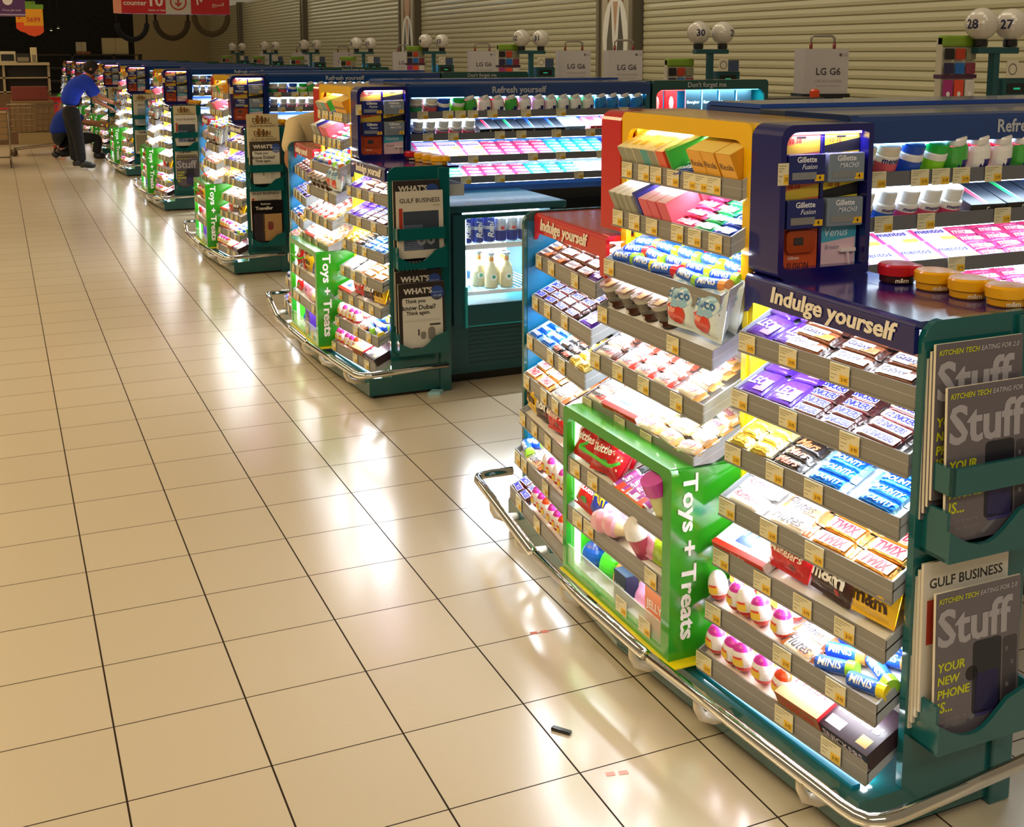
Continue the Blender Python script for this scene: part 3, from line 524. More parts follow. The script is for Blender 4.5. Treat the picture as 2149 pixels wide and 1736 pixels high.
def make_island(full=True):
    root = link('candy_display', None, None, U0)
    def off(b): b.v = [(x - U0.x, y - U0.y, z) for x, y, z in b.v]; return b
    # plinth
    b = MB(); out = [(2.2, -.985), (1.715, -.985), (1.655, -.2), (1.63, .17), (1.655, .56), (1.72, 1.33), (2.2, 1.33)]
    b.prism(out, 'z', .02, .125, TEAL); b.prism([(1.64, -.18), (1.612, .17), (1.64, .55), (1.9, .55), (1.9, -.18)], 'z', .125, .152, TEALD)
    b.prism([(x + .03 if x < 2 else x, y * .985 + .003) for x, y in out], 'z', 0, .02, BLACK)
    b.prism([(1.69, -.24), (1.738, -.93), (1.765, -.93), (1.717, -.24)], 'z', .125, .134, CYAN); b.prism([(1.755, 1.27), (1.70, .6), (1.727, .6), (1.782, 1.27)], 'z', .125, .134, CYAN)
    off(b).build('plinth', root)
    # bumper rails: three chrome runs with brackets
    zr = .195; r_ = .019
    runs = [[(1.527, -.235, zr), (1.572, -.76, zr), (1.598, -1.06, zr), (1.606, -1.10, zr), (1.622, -1.128, zr), (1.655, -1.142, zr), (1.70, -1.145, zr), (2.17, -1.105, zr)],
            [(1.522, .605, zr), (1.516, .2, zr), (1.526, -.20, zr)],
            [(1.80, 1.47, zr), (1.70, 1.478, zr), (1.66, 1.475, zr), (1.632, 1.458, zr), (1.615, 1.425, zr), (1.522, .64, zr)]]
    for q in runs:
        b = MB(); b.tube(q, r_, CHROME, 12)
        off(b).build('bumper_rail', root)
    for x, y in ((1.588, -.90), (1.55, -.46), (1.522, -.12), (1.518, .38), (1.545, .84), (1.585, 1.2)):
        b = MB(); b.tube([(x + .125, y, .095), (x + .06, y, .10), (x + .022, y, .118), (x + .006, y, .148), (x + .004, y, .185)], [.018, .018, .016, .014, .013], M('gloss', '#cfc4ae'), 8)
        off(b).build('rail_bracket', root)
    # yellow column: side walls, back, framed window on top
    b = MB()
    for y in (-.245, .565): b.box(1.862, 2.16, y, y + .03, .15, 1.38, YELIN)
    b.box(2.13, 2.16, -.22, .57, .15, 1.80, STEEL); b.box(1.9, 2.13, -.215, -.2, 1.38, 1.8, YELIN); b.box(1.9, 2.13, .555, .57, 1.38, 1.8, YELIN)
    off(b).build('column_wall', root)
    b = MB(); o_ = rrect(-.225, .585, 1.30, 1.84, (.0, .0, .03, .03)); i_ = rrect(-.185, .545, 1.34, 1.785, (.0, .0, .05, .05))
    b.ring(o_, i_, 'x', 1.855, 1.875, YEL)
    # leave the lower edge open: posts run down
    for y in (-.225, .56): b.box(1.856, 1.878, y, y + .026, .15, 1.34, YELIN)
    pr = [(1.855 + .045 - .045 * math.cos(t * PI / 12), 1.795 + .045 * math.sin(t * PI / 12)) for t in range(7)] + [(2.2, 1.84), (2.2, 1.80), (1.88, 1.80), (1.88, 1.795)]
    b.prism(pr, 'y', -.225, .585, YEL)
    off(b).build('yellow_frame', root)
    # the bottom bar of the frame must not cross the window: cut by the third tray
    # red side box
    b = MB(); pr = [(1.85 + .045 - .045 * math.cos(t * PI / 12), 1.795 + .045 * math.sin(t * PI / 12)) for t in range(7)] + [(2.2, 1.84), (2.2, 1.40), (1.85, 1.40)]
    b.prism(pr, 'y', .587, .735, RED); off(b).build('red_side_box', root)
    # navy razor cabinet, open to the right
    b = MB(); x0, x1, y0, y1, z0, z1 = 1.853, 2.19, -.375, -.228, 1.385, 1.842
    o_ = rrect(x0, x1, z0, z1, (.03, .01, .01, .045)); i_ = rrect(x0 + .02, x1 - .018, z0 + .03, z1 - .022, (.02, .01, .01, .04))
    b.ring(o_, i_, 'y', y0, y1, NAVY); b.box(x0 + .01, x1, y1 - .012, y1, z0 + .01, z1 - .02, M('paint', '#15123c')); b.box((x0 + x1) / 2 - .0, (x0 + x1) / 2 + .01, y0 + .03, y1, z0 + .03, z1 - .02, NAVY)
    cab = off(b).build('razor_cabinet', root)
    link('price_tag', TAGM, cab, (x0 - U0.x + .008, y0 - U0.y - .002, 1.70)).scale = (.5, 1, 1.2)
    b = MB(); b.box(x0 + .06, x1 - .03, y0 + .02, y0 + .05, z1 - .03, z1 - .024, M('emit', '#c8a0ff', 14.0)); off(b).build('lamp', cab)
    for s_, nm, mat_, yl, yr, lx in (('navy', 'navy_canopy', NAVY, -.228, -.962, -1), ('red', 'red_canopy', RED, 1.30, .587, 1)):
        b = MB(); w = abs(yr - yl); T = Matrix(((0, 1, 0, 1.842), (-1, 0, 0, max(yl, yr)), (0, 0, 1, 0), (0, 0, 0, 1)))
        if s_ == 'red': T = TR(-.012, 0, 0) @ T @ TR(0, 0, 0) @ RZ(0) @ Matrix(((1, 0, 0, 0), (-.05, 1, 0, .0), (0, 0, 1, 0), (0, 0, 0, 1)))
        # fascia outline in (x right, z)
        hw = .02
        if s_ == 'navy': ol = [(0, 1.265), (.018, 1.29), (.05, 1.302), (w, 1.302), (w, 1.37), (0, 1.37)]
        else: ol = [(0, 1.27), (.03, 1.303), (w - .06, 1.303), (w - .045, 1.20), (w - .005, 1.20), (w, 1.303), (w, 1.37), (0, 1.37)]
        b.prism(ol, 'y', 0, .016, mat_, T)
        pr = [(.02 - .02 * math.cos(t * PI / 8), 1.365 + .02 * math.sin(t * PI / 8)) for t in range(5)] + [(.36, 1.385), (.36, 1.368), (.016, 1.364)]
        b.prism(pr, 'x', 0, w, mat_, T)
        b.box(.03, w - .03, .03, .05, 1.352, 1.362, M('emit', '#f4f8ff', 6.0), T)
        cn = off(b).build(nm, root)
        b = MB(); b.text('Indulge yourself', .54 if s_ == 'navy' else .48, .064, LETT, T @ TR(w * .5 + (.04 if s_ == 'navy' else -.04), -.0025, 1.338) @ RX(90), .035, .18, ext=.002, keep=False); off(b).build('lettering', cn)
    # end panels
    for y, nm in ((-.985, 'side_panel'), (1.305, 'side_panel')):
        b = MB(); b.prism(rrect(1.855 if y < 0 else 1.785, 2.2, .125, 1.39, (.005, .005, .005, .055)), 'y', y, y + .022, TEAL)
        if y > 0: b.box(1.80, 2.19, y - .003, y, .14, 1.35, M('paint', '#0a6c98'))  # blue inner face: shelf light on the teal panel, painted as colour
        off(b).build(nm, root)
    b = MB(); b.box(2.16, 2.235, -1.0, -.93, 0, 1.38, TEAL, bev=.006); off(b).build('corner_post', root)
    # back panels of the side bays
    b = MB(); b.box(2.12, 2.16, -.96, -.25, .125, 1.36, STEEL); b.box(2.12, 2.16, .60, 1.30, .125, 1.36, M('paint', '#1684ac')); off(b).build('back_panel', root)  # left bay's blue carries the same lit teal in its colour
    # magazine pockets on the right end panel
    for zb, band in ((.79, True), (.27, False)):
        b = MB(); xa, xb, yo = 1.875, 2.185, -1.085; top = []
        for i in range(13):
            t = i / 12; top.append((xa + (xb - xa) * t, zb + (.085 - .05 * math.sin(PI * min(1, t * 1.35)) + .10 * max(0, t - .45) ** 1.3)))
        b.prism([(xa, zb), (xb, zb)] + top[::-1], 'y', yo, yo + .012, TEAL)
        for xx in (xa, xb - .01): b.box(xx, xx + .01, yo + .012, -.985, zb, zb + (.13 if xx == xa else .14), TEAL)
        b.box(xa, xb, yo + .012, -.985, zb, zb + .01, TEAL)
        if band: b.box(xa, xb, yo, yo + .012, .965, 1.035, TEAL); b.box(xa, xa + .01, yo, -.985, .965, 1.035, TEAL); b.box(xb - .01, xb, yo, -.985, .965, 1.035, TEAL)
        off(b).build('magazine_pocket', root)
    b = MB(); b.box(2.17, 2.34, -.965, -.96, 1.20, 1.27, STEEL); b.box(2.17, 2.34, -.96, -.62, 1.20, 1.206, STEEL); b.box(2.335, 2.34, -.96, -.62, 1.2, 1.27, STEEL); off(b).build('side_tray', root)
    # trays
    for bay, i, p, q, z in tray_frames():
        Mx, w = tray_matrix(p, q, z); b = tray_mesh(w, bay); t = b.build('shelf_tray', root); Mx.translation -= U0; t.matrix_local = Mx
        if full: price_tags(t, w, TAGPOS[(bay, i)])
    return root
def island_lights(k, root):
    if k <= 4:
        for bay, i, p, q, z in tray_frames():
            Mx, w = tray_matrix(p, q, z); Mx.translation -= U0
            if bay == 'middle' and i == 5: continue
            o = light_bar(root, 0, 0, 0, w * .92, LP * w / .7, rot=(0, 0, 0)); o.matrix_local = Mx @ TR(w / 2, .045, -.06) @ RX(14)
        for bay, p, q, z in (('r', (1.80, -.255), (1.85, -.955), 1.40), ('c', (1.86, .548), (1.86, -.205), 1.835), ('l', (1.85, 1.29), (1.81, .60), 1.40)):
            Mx, w = tray_matrix(p, q, z); Mx.translation -= U0
            o = light_bar(root, 0, 0, 0, w * .92, LP * 1.2 * w / .7, rot=(0, 0, 0)); o.matrix_local = Mx @ TR(w / 2, .07, -.06) @ RX(20)
    else:
        for bay, p, q in (('r', (1.62, -.255), (1.62, -.955)), ('c', (1.62, .548), (1.62, -.205)), ('l', (1.62, 1.29), (1.62, .60))):
            pass
LP = 1.6
ISLANDS = []
proto = make_island(True)
proto_far = None
for k, yk in enumerate(YK):
    if k == 0: r0 = proto
    else: r0 = copy_tree(proto)
    r0.location = U0 + Vector((0, yk, 0))
    tag(r0, '%s lit candy display island with yellow tower and teal base%s' % (ISL[k], ' at right foreground' if k == 0 else (' counted from the foreground' if k < 8 else '')), 'shop display', 'checkout candy display islands')
    ISLANDS.append(r0)
for k, r0 in enumerate(ISLANDS): island_lights(k, r0)

# contents of the three bays; fractions run from the buyer's left to right
RIGHT = [
    [('leo', 0, .38, 2, dict(pitch=.9, lift=.006, rz=-6)), ('galc', .25, .52, 5, dict(lift=.006)), ('gal', .52, 1, 5, dict(lift=.006))],
    [('leo', 0, .36, 2, dict(pitch=.95, lift=.006, rz=4)), ('sni', .34, .70, 6, {}), ('sni2', .70, .96, 6, dict(rz=-3))],
    [('gold', 0, .28, 5, dict(jr=8)), ('mars', .28, .47, 6, {}), ('bou', .47, 1, 6, {})],
    [('raf', 0, .30, 4, dict(jr=9, lift=.006)), ('flu', .30, .54, 4, dict(lift=.004)), ('twi', .54, 1, 5, dict(lift=.004))],
    [('kbox', 0, .33, 1, dict(lift=0)), ('mal', .30, .56, 3, dict(jr=8)), ('mmb', .54, .79, 3, dict(jr=8)), ('mmy', .78, 1, 3, dict(jr=8))],
    [(('eggw', 'eggp', 'eggw', 'eggp', 'eggp'), 0, .46, 2, dict(jr=20)), ('flu', .46, .67, 4, dict(jr=6)), (('mtb', 'mty', 'mto'), .66, 1, 5, dict(jr=25, lift=.006))],
    [(('eggp', 'eggp', 'eggp', 'eggp', 'eggo', 'eggo'), 0, .52, 2, dict(jr=20)), ('tbox', .52, .74, 1, {}), ('sbox', .74, 1, 1, {})]]
MIDDLE = [
    [('cbox', 0, .21, 1, dict(jr=1)), ('cbt', .21, .28, 1, dict(jr=1)), (('cbox', 'cbr'), .28, .42, 1, dict(jr=1)), ('grn', .43, .48, 1, dict(rz=-20)), ('gbl', .47, .62, 3, dict(rz=30)), ('ric', .63, .97, 1, dict(jr=2))],
    [('gry', 0, .24, 1, dict(rz=-6)), ('blu', .25, .29, 1, dict(rz=-8)), ('pbx', .29, .54, 2, dict(jr=2)), ('gpk', .52, .72, 5, dict(lift=.007)), ('ggn', .69, .86, 5, dict(lift=.005)), ('gbl', .83, 1, 5, dict(lift=.004))],
    [(('mtb', 'mty', 'mtr', 'mtb', 'mto', 'mty'), .04, .97, 5, dict(jr=10, jx=.008, lift=.001, jz=.004))],
    [('cupc', 0, .62, 2, dict(jr=3, lift=.01)), ('sch', .60, 1, 3, dict(jr=8))],
    [('bue', 0, .22, 5, dict(jr=6, lift=.006)), ('kin', .22, .72, 5, dict(jr=5, lift=.004)), ('tro', .72, 1, 4, dict(jr=16, lift=.006))],
    [('bue', 0, .20, 5, dict(jr=5, lift=.006)), ('kbox', .20, .52, 1, {}), ('tro', .52, 1, 4, dict(jr=12, lift=.006))]]
LEFT = [
    [('galc', 0, .46, 4, dict(lift=.005)), ('gal', .46, .88, 4, dict(lift=.005)), ('leo', .8, 1, 1, {})],
    [('sni', 0, .72, 6, {}), ('leo', .72, 1, 2, {})],
    [('bou', 0, .42, 6, {}), ('mars', .42, .72, 5, {}), ('gold', .72, 1, 4, {})],
    [('twi', 0, .45, 4, dict(lift=.004)), ('flu', .45, .72, 4, {}), ('raf', .72, 1, 3, {})],
    [('mmy', 0, .25, 3, dict(jr=8)), ('mmb', .22, .48, 3, dict(jr=8)), ('mal', .46, .9, 3, dict(jr=8))],
    [('mtb', 0, .2, 3, dict(jr=30)), ('flu', .18, .44, 4, dict(jr=8)), (('eggw', 'eggp'), .45, 1, 2, {})],
    [('sni', 0, .3, 5, dict(jr=4)), (('eggp', 'eggp', 'eggo'), .36, 1, 2, {})]]
NR = [99, 99, 5, 4, 2, 2, 2, 1, 1]
for k, yk in enumerate(YK):
    for bay, i, p, q, z in tray_frames():
        Mx, w = tray_matrix(p, q, z, dy=yk); F = Mx @ TR(0, .008, -.025) @ RX(TILT)
        segs = {'right': RIGHT, 'middle': MIDDLE, 'left': LEFT}[bay][i]
        if bay == 'left' and k > 3 and i < 99: segs = segs[:2]
        fill(F, w, segs, k, '%s %s shelf' % (bay, LVN[i]), maxrows=NR[k])

for k, yk in enumerate(YK[:5]):
    fill(Matrix(((1, 0, 0, 2.175), (0, 1, 0, -.95 + yk), (0, 0, 1, 1.21), (0, 0, 0, 1))), .16, [('raf', 0, 1, 4, dict(lift=.006, jr=10))], k, 'side tray', base=.002)
# ---------------------------------------------------------------- green toy cabinet
GC0 = Vector((1.70, .16, .152))
def make_cabinet():
    root = link('toy_cabinet', None, None, GC0)
    def off(b): b.v = [(x - GC0.x, y - GC0.y, z - GC0.z) for x, y, z in b.v]; return b
    b = MB(); o_ = rrect(-.215, .545, .156, .785, (.0, .0, .02, .02)); i_ = rrect(-.165, .515, .185, .748, (.0, .0, .03, .03))
    b.ring(o_, i_, 'x', 1.603, 1.63, GREEN); b.box(1.63, 1.86, -.215, -.195, .156, .78, GREEN); b.box(1.63, 1.86, .525, .545, .156, .78, GREEN); b.box(1.63, 1.86, -.205, .535, .765, .785, GREEN); b.box(1.63, 1.86, -.205, .535, .156, .175, GREEN)
    b.box(1.85, 1.862, -.205, .535, .16, .775, GREENL); b.box(1.632, 1.85, .515, .525, .18, .765, GREENL); b.box(1.632, 1.85, -.195, -.186, .18, .765, GREENL)
    off(b).build('cabinet_shell', root)
    b = MB(); b.box(1.592, 1.85, -.258, .55, .1525, .158, M('paint', '#f0dc10')); off(b).build('yellow_base', root)
    b = MB(); b.tube([(1.605, .35, .70), (1.575, .35, .695), (1.568, .34, .693), (1.568, .13, .693), (1.575, .12, .695), (1.605, .12, .70)], .006, GREENL, 8); off(b).build('handle', root)
    b = MB(); T = TR(1.662, -.2162, .495) @ RZ(0) @ RX(90) @ RZ(-90); b.text('Toys + Treats', .545, .07, LETW, T, .035, ext=.0015, keep=False); off(b).build('lettering', root)
    for i, zz in enumerate((.60, .415, .262)):
        w = .68; b = tray_mesh(w, 'toy'); h = .05 if i < 2 else .085
        if i == 2: b = MB(); b.box(0, w, 0, .006, -.085, 0, M('glass', '#e8f0e8', .35)); b.box(0, w, .006, .2, -.085, -.078, WHITE)
        t = b.build('shelf_tray', root); Mx, _ = tray_matrix((1.607, .515), (1.607, -.165), zz); Mx.translation -= GC0
        t.matrix_local = Mx
        if i < 2: 
            # shorten the tray to the cabinet depth
            t.data.transform(Matrix.Diagonal((1, .78, 1, 1)))
        price_tags(t, w, ((.1, .3), (.13, .26, .9), (.62, .85))[i], z=-.028 if i < 2 else -.055)
    b = MB(); b.box(1.635, 1.65, .49, .512, .19, .74, M('emit', '#d8ffd8', 3.0)); off(b).build('lamp', root)
    return root
cab0 = make_cabinet(); CABS = []
for k, yk in enumerate(YK):
    c = cab0 if k == 0 else copy_tree(cab0)
    c.location = GC0 + Vector((0, yk, 0))
    tag(c, 'green toy and treat cabinet on base of %s island%s' % (ISL[k], ''), 'display cabinet', 'green toy cabinets')
    CABS.append(c)
    if k < 3:
        for zz in (.735, .56, .375):
            o = light_bar(c, 0, 0, 0, .6, .7, rot=(0, 0, 0)); Mx, _ = tray_matrix((1.607, .475), (1.607, -.125), zz); Mx.translation -= GC0; o.matrix_local = Mx @ TR(.3, .06, -.005) @ RX(10)
TOY = [[('ski', 0, .45, 2, dict(jr=14)), ('beads', .28, .5, 2, dict(jr=14)), ('blk', .48, .84, 1, dict(jr=6)), ('rbar', .48, .84, 1, dict(lift=.0)), ('tubp', .86, 1, 1, {})],
       [('ski', 0, .24, 2, dict(jr=8)), ('skb', .18, .4, 2, dict(jr=14)), ('cone', .36, .58, 3, dict(rz=35, pitch=.6)), ('cone', .46, .64, 2, dict(rz=20, pitch=.7)), ('cupp', .66, .80, 1, {}), ('pnk', .78, .96, 1, {}), ('grp', .84, 1, 1, {})],
       [('ball', .03, .2, 1, {}), ('egg1', .2, .36, 1, {}), ('egg2', .36, .5, 1, {}), ('dbox', .48, .6, 1, {}), ('pnk', .58, .8, 1, {}), ('obox', .78, .98, 1, dict(jr=0))]]
TOYB = [[('ski', 0, .5, 1, dict(jr=12)), ('mmy', .45, .7, 1, {}), ('skb', .7, 1, 1, {})], [('ski', 0, .3, 1, {}), ('pnk', .3, .75, 1, {}), ('cone', .7, 1, 1, {})], [('ball', .2, .4, 1, {}), ('vbox', .42, .62, 1, {}), ('skb', .65, .95, 1, {})]]
for k, yk in enumerate(YK):
    for i, zz in enumerate((.60, .415, .262)):
        Mx, w = tray_matrix((1.607, .515), (1.607, -.165), zz, dy=yk); F = Mx @ (TR(0, .008, -.032) @ RX(TILT if i < 2 else 0)) if i < 2 else Mx @ TR(0, .012, -.078)
        fill(F, w, (TOY if k == 0 else TOYB)[i], k, 'toy cabinet %s shelf' % ('top', 'middle', 'bottom')[i], maxrows=99 if k < 3 else 1)

# ---------------------------------------------------------------- gum wall ("Refresh yourself") facing the checkout lane
GX0, GX1, GY = 2.25, 4.02, -.22
LG = [1.672, 1.527, 1.372, 1.232]
def make_gum():
    root = link('gum_display', None, None, (GX0, GY, 0)); w = GX1 - GX0
    b = MB(); b.box(0, w, .30, .33, 1.12, 1.80, M('paint', '#2a78d0')); b.box(-.03, 0, -.01, .80, 1.12, 1.855, BLUE); b.box(w, w + .03, -.01, .80, 1.12, 1.855, M('gloss', '#0f6070'))
    b.box(0, w, .47, .50, 1.12, 1.80, M('paint', '#2a78d0')); b.box(-.03, w + .03, -.01, .8, 1.05, 1.12, BLACK)
    off_root = b.build('display_case', root)
    b = MB(); pr = [(-.015, 1.765), (-.015, 1.835), (-.008, 1.85), (.01, 1.857), (.33, 1.857), (.33, 1.842), (.01, 1.842), (.0, 1.83), (0, 1.765)]
    b.prism(pr, 'x', -.03, w + .03, BLUE); b.prism([(.8 - a, c + .016) for a, c in pr], 'x', -.03, w + .03, M('gloss', '#1c4cb0')); b.box(-.03, w + .03, .33, .47, 1.835, 1.857, M('paint', '#6a7278'))
    hd = b.build('header', root)
    b = MB(); b.text('Refresh yourself', .40, .065, M('matte', '#b8bcc8'), TR(w * .44, -.0165, 1.803) @ RX(90), .02, ext=.0015); b.build('lettering', hd)
    b = MB(); b.box(.02, w - .02, .01, .03, 1.756, 1.764, M('emit', '#8fd0ff', 12.0)); b.build('lamp', hd)
    for i, z in enumerate(LG):
        b = MB(); LIP = .048
        b.box(0, w, 0, .006, -LIP, 0, M('paint', '#6a6c74')); b.box(0, w, .004, .29, 0, .005, WHITE, TR(0, 0, -LIP + .008) @ RX(20)); b.box(.02, w - .02, .01, .028, -LIP - .004, -LIP, M('emit', '#dcecff', 8.0))
        for x in (0, w - .006): b.prism([(.004, -LIP), (.004, 0), (.27, .1), (.27, .05)], 'x', x, x + .006, STEEL)
        t = b.build('shelf_tray', root, (0, 0, z)); price_tags(t, w, ((.05, .15, .2, .25, .33, .47, .62, .9), (.07, .17, .36, .45, .6, .75, .88), (.12, .25, .5, .62, .8), (.06, .22, .36, .7, .85))[i], z=-.024)
    return root
gum0 = make_gum()
for k, yk in enumerate(YK):
    g = gum0 if k == 0 else copy_tree(gum0); g.location = (GX0, GY + yk, 0)
    tag(g, 'blue-topped lit chewing gum wall with four shelves beside %s island' % ISL[k], 'gum display', 'blue gum walls along the checkout lanes')
    if k < 3:
        for i, z in enumerate([1.775] + LG[:3]):
            light_bar(g, (GX1 - GX0) / 2, .05, z - (.055 if i else .02), (GX1 - GX0) * .95, 5.0 if i else 4.5, (.66, .82, 1.0), rot=(R(14), 0, 0))
GUM = [[(('jg', 'jr'), 0, .115, 2, dict(jr=3, lift=.01)), (('jb', 'jv'), .115, .225, 2, dict(jr=3)), (('slw', 'slr', 'slr'), .225, .45, 3, dict(jr=4)), ('slp', .45, .56, 3, {}), ('slg', .56, .78, 3, {}), ('slb', .78, 1, 3, {})],
       [('sb', .01, .06, 2, {}), ('sl', .06, .11, 2, {}), ('sp', .11, .27, 2, dict(jr=3)), ('x5r', .28, .37, 1, {}), ('x5g', .37, .46, 1, {}), ('x5b', .46, .64, 1, {}), ('wbx', .64, .73, 1, {}), ('rbx', .75, .92, 1, {}), ('wbx', .92, 1, 1, {})],
       [('mnt', .04, .32, 2, dict(jr=1)), ('gpk', .32, .60, 5, dict(jr=1)), ('gtl', .60, .85, 5, dict(jr=1)), ('gbl', .85, 1, 5, dict(jr=1))],
       [('ggn', .04, .22, 4, dict(jr=1)), ('gpk', .24, .5, 4, dict(jr=1)), ('gtl', .5, .72, 4, dict(jr=1)), ('gwt', .72, 1, 4, dict(jr=1))]]
for k, yk in enumerate(YK):
    if k > 5: continue
    for i, z in enumerate(LG):
        F = TR(GX0, GY + yk, z) @ TR(0, .008, -.033) @ RX(20)
        F = F if i > 0 else F
        segs = GUM[i]
        if k == 0: segs = [s for s in segs if s[1] < .5]
        if k > 1 and i > 1: continue
        fill(F, GX1 - GX0, segs, k, 'gum wall %s shelf' % ('top', 'second', 'third', 'bottom')[i], maxrows=[99, 99, 2, 1, 1, 1][k])

# "Don't forget me" battery display beyond the gum wall
def make_forget():
    root = link('battery_display', None, None, (4.07, GY, 0)); w = 1.0; TG = M('gloss', '#0c4a48')
    b = MB(); b.ring(rrect(0, w, 1.3, 1.86, .03), rrect(.035, w - .035, 1.34, 1.79, .05), 'y', -.01, .02, TG); b.box(0, w, .02, .22, 1.835, 1.858, TG); b.box(0, .02, .02, .22, 1.3, 1.85, TG); b.box(w - .02, w, .02, .22, 1.3, 1.85, TG); b.box(0, w, .02, .22, 1.28, 1.32, TG)
    b.box(.02, w - .02, .2, .22, 1.3, 1.85, M('paint', '#20b4e0')); b.box(.02, w - .02, .0, .5, 0, 1.28, BLACK); hd = b.build('display_case', root)
    b = MB(); b.text("Don't forget me", .46, .05, M('matte', '#b8bcc0'), TR(w * .46, -.0115, 1.822) @ RX(90), .02, ext=.0015); b.build('lettering', root)
    b = MB(); b.box(.06, .3, .03, .045, 1.785, 1.79, M('emit', '#ff5050', 8.0)); b.box(.3, w - .06, .03, .045, 1.785, 1.79, M('emit', '#50d0ff', 10.0)); b.build('lamp', root)
    return root
f0 = make_forget()
for k, yk in enumerate(YK):
    if k == 0: f0.location = (4.07, GY + YK[1], 0); g = f0; continue
    g = f0 if k == 1 else copy_tree(f0); g.location = (4.07, GY + yk, 0)
    tag(g, 'teal battery display with blue glow at lane end beside %s island' % ISL[k], 'display case', 'teal battery displays')
    if k < 4:
        light_bar(g, .17, .05, 1.782, .24, 1.2, (1, .25, .25), rot=(R(15), 0, 0)); light_bar(g, .64, .05, 1.782, .6, 7.0, (.3, .8, 1), rot=(R(15), 0, 0))
        Fm = TR(4.07, GY + yk + .1, 1.55)
        for row, zz in enumerate((0, -.2)):
            fill(Fm @ TR(0, 0, zz), .94, [('rst', .05, .30, 1, dict(jr=0)), ('bat', .36, 1, 1, dict(jr=0))], k, 'battery display %s row' % ('top', 'lower')[row], base=.03)
print('placed', len(PL))

# ---------------------------------------------------------------- turn the placements into objects
from collections import defaultdict
def pmesh(key, low=False):
    c = CAT[key]; s_ = 'low' if low else 'me'
    if s_ == 'low':
        if c.get('lowme') is None:
            b = MB(); b.box(-c['w'] * .46, c['w'] * .46, -.0 if c['name'] not in (B, G) else -c['d'] / 2, c['d'] * .95 if c['name'] not in (B, G) else c['d'] * .45, 0, c['h'] * .85, M('wrap', c['low']), bev=.004)
            if c['name'] in (B, Q): b.quad(-c['w'] * .3, c['w'] * .3, -c['d'] * .2, c['d'] * .2, c['h'] * .86, M('wrap', '#f2ece4'))
            c['lowme'] = b
        return c['lowme']
    if c['me'] is None: c['me'] = c['fn']()
    return c['me']
byname = defaultdict(list)
for it in PL: byname[CAT[it[0]]['name']].append(it)
meshdata = {}
seen_lab = defaultdict(int)
for name, items in byname.items():
    items.sort(key=lambda t: (t[2], t[3][1]))
    # tell sixth-sense apart: deep rows are hidden, so keep only the first rows when there are many
    lim = 300
    for j, (key, Mx, k, (i, r, where)) in enumerate(items[:lim]):
        c = CAT[key]
        if key not in meshdata: meshdata[key] = pmesh(key).mesh(name)
        o = link(name, meshdata[key]); o.matrix_world = Mx
        rowt = 'front row' if r == 0 else '%s row' % ORD[r]
        lab = '%s, %s in %s, %s, %s island' % (c['desc'], ORD[min(i, 19)], rowt, where, ISL[k])
        o['label'] = lab; o['category'] = c['cat']; o['group'] = '%ss on %s of the %s island' % (c['cat'], where, ISL[k])
        o['_kind_index'] = j
    rest = items[lim:]
    if rest:
        b = MB()
        for key, Mx, k, _ in rest:
            src = pmesh(key, k >= 3); base = len(b.v)
            b.v += [tuple(Mx @ Vector(v)) for v in src.v]
            mp = [b.mid(m) for m in src.mats]
            b.f += [tuple(base + q for q in f) for f in src.f]; b.mi += [mp[q] for q in src.mi]; b.sm += src.sm
        o = b.build(name + '_rows' if False else name + 's'); tag(o, 'many small %ss filling the shelves of the farther islands' % items[0][0] if False else 'rows of small %ss filling shelves of the islands farther back' % CAT[items[0][0]]['cat'], CAT[items[0][0]]['cat'], None, 'stuff')
for o in bpy.data.objects:
    if '_kind_index' in o: del o['_kind_index']

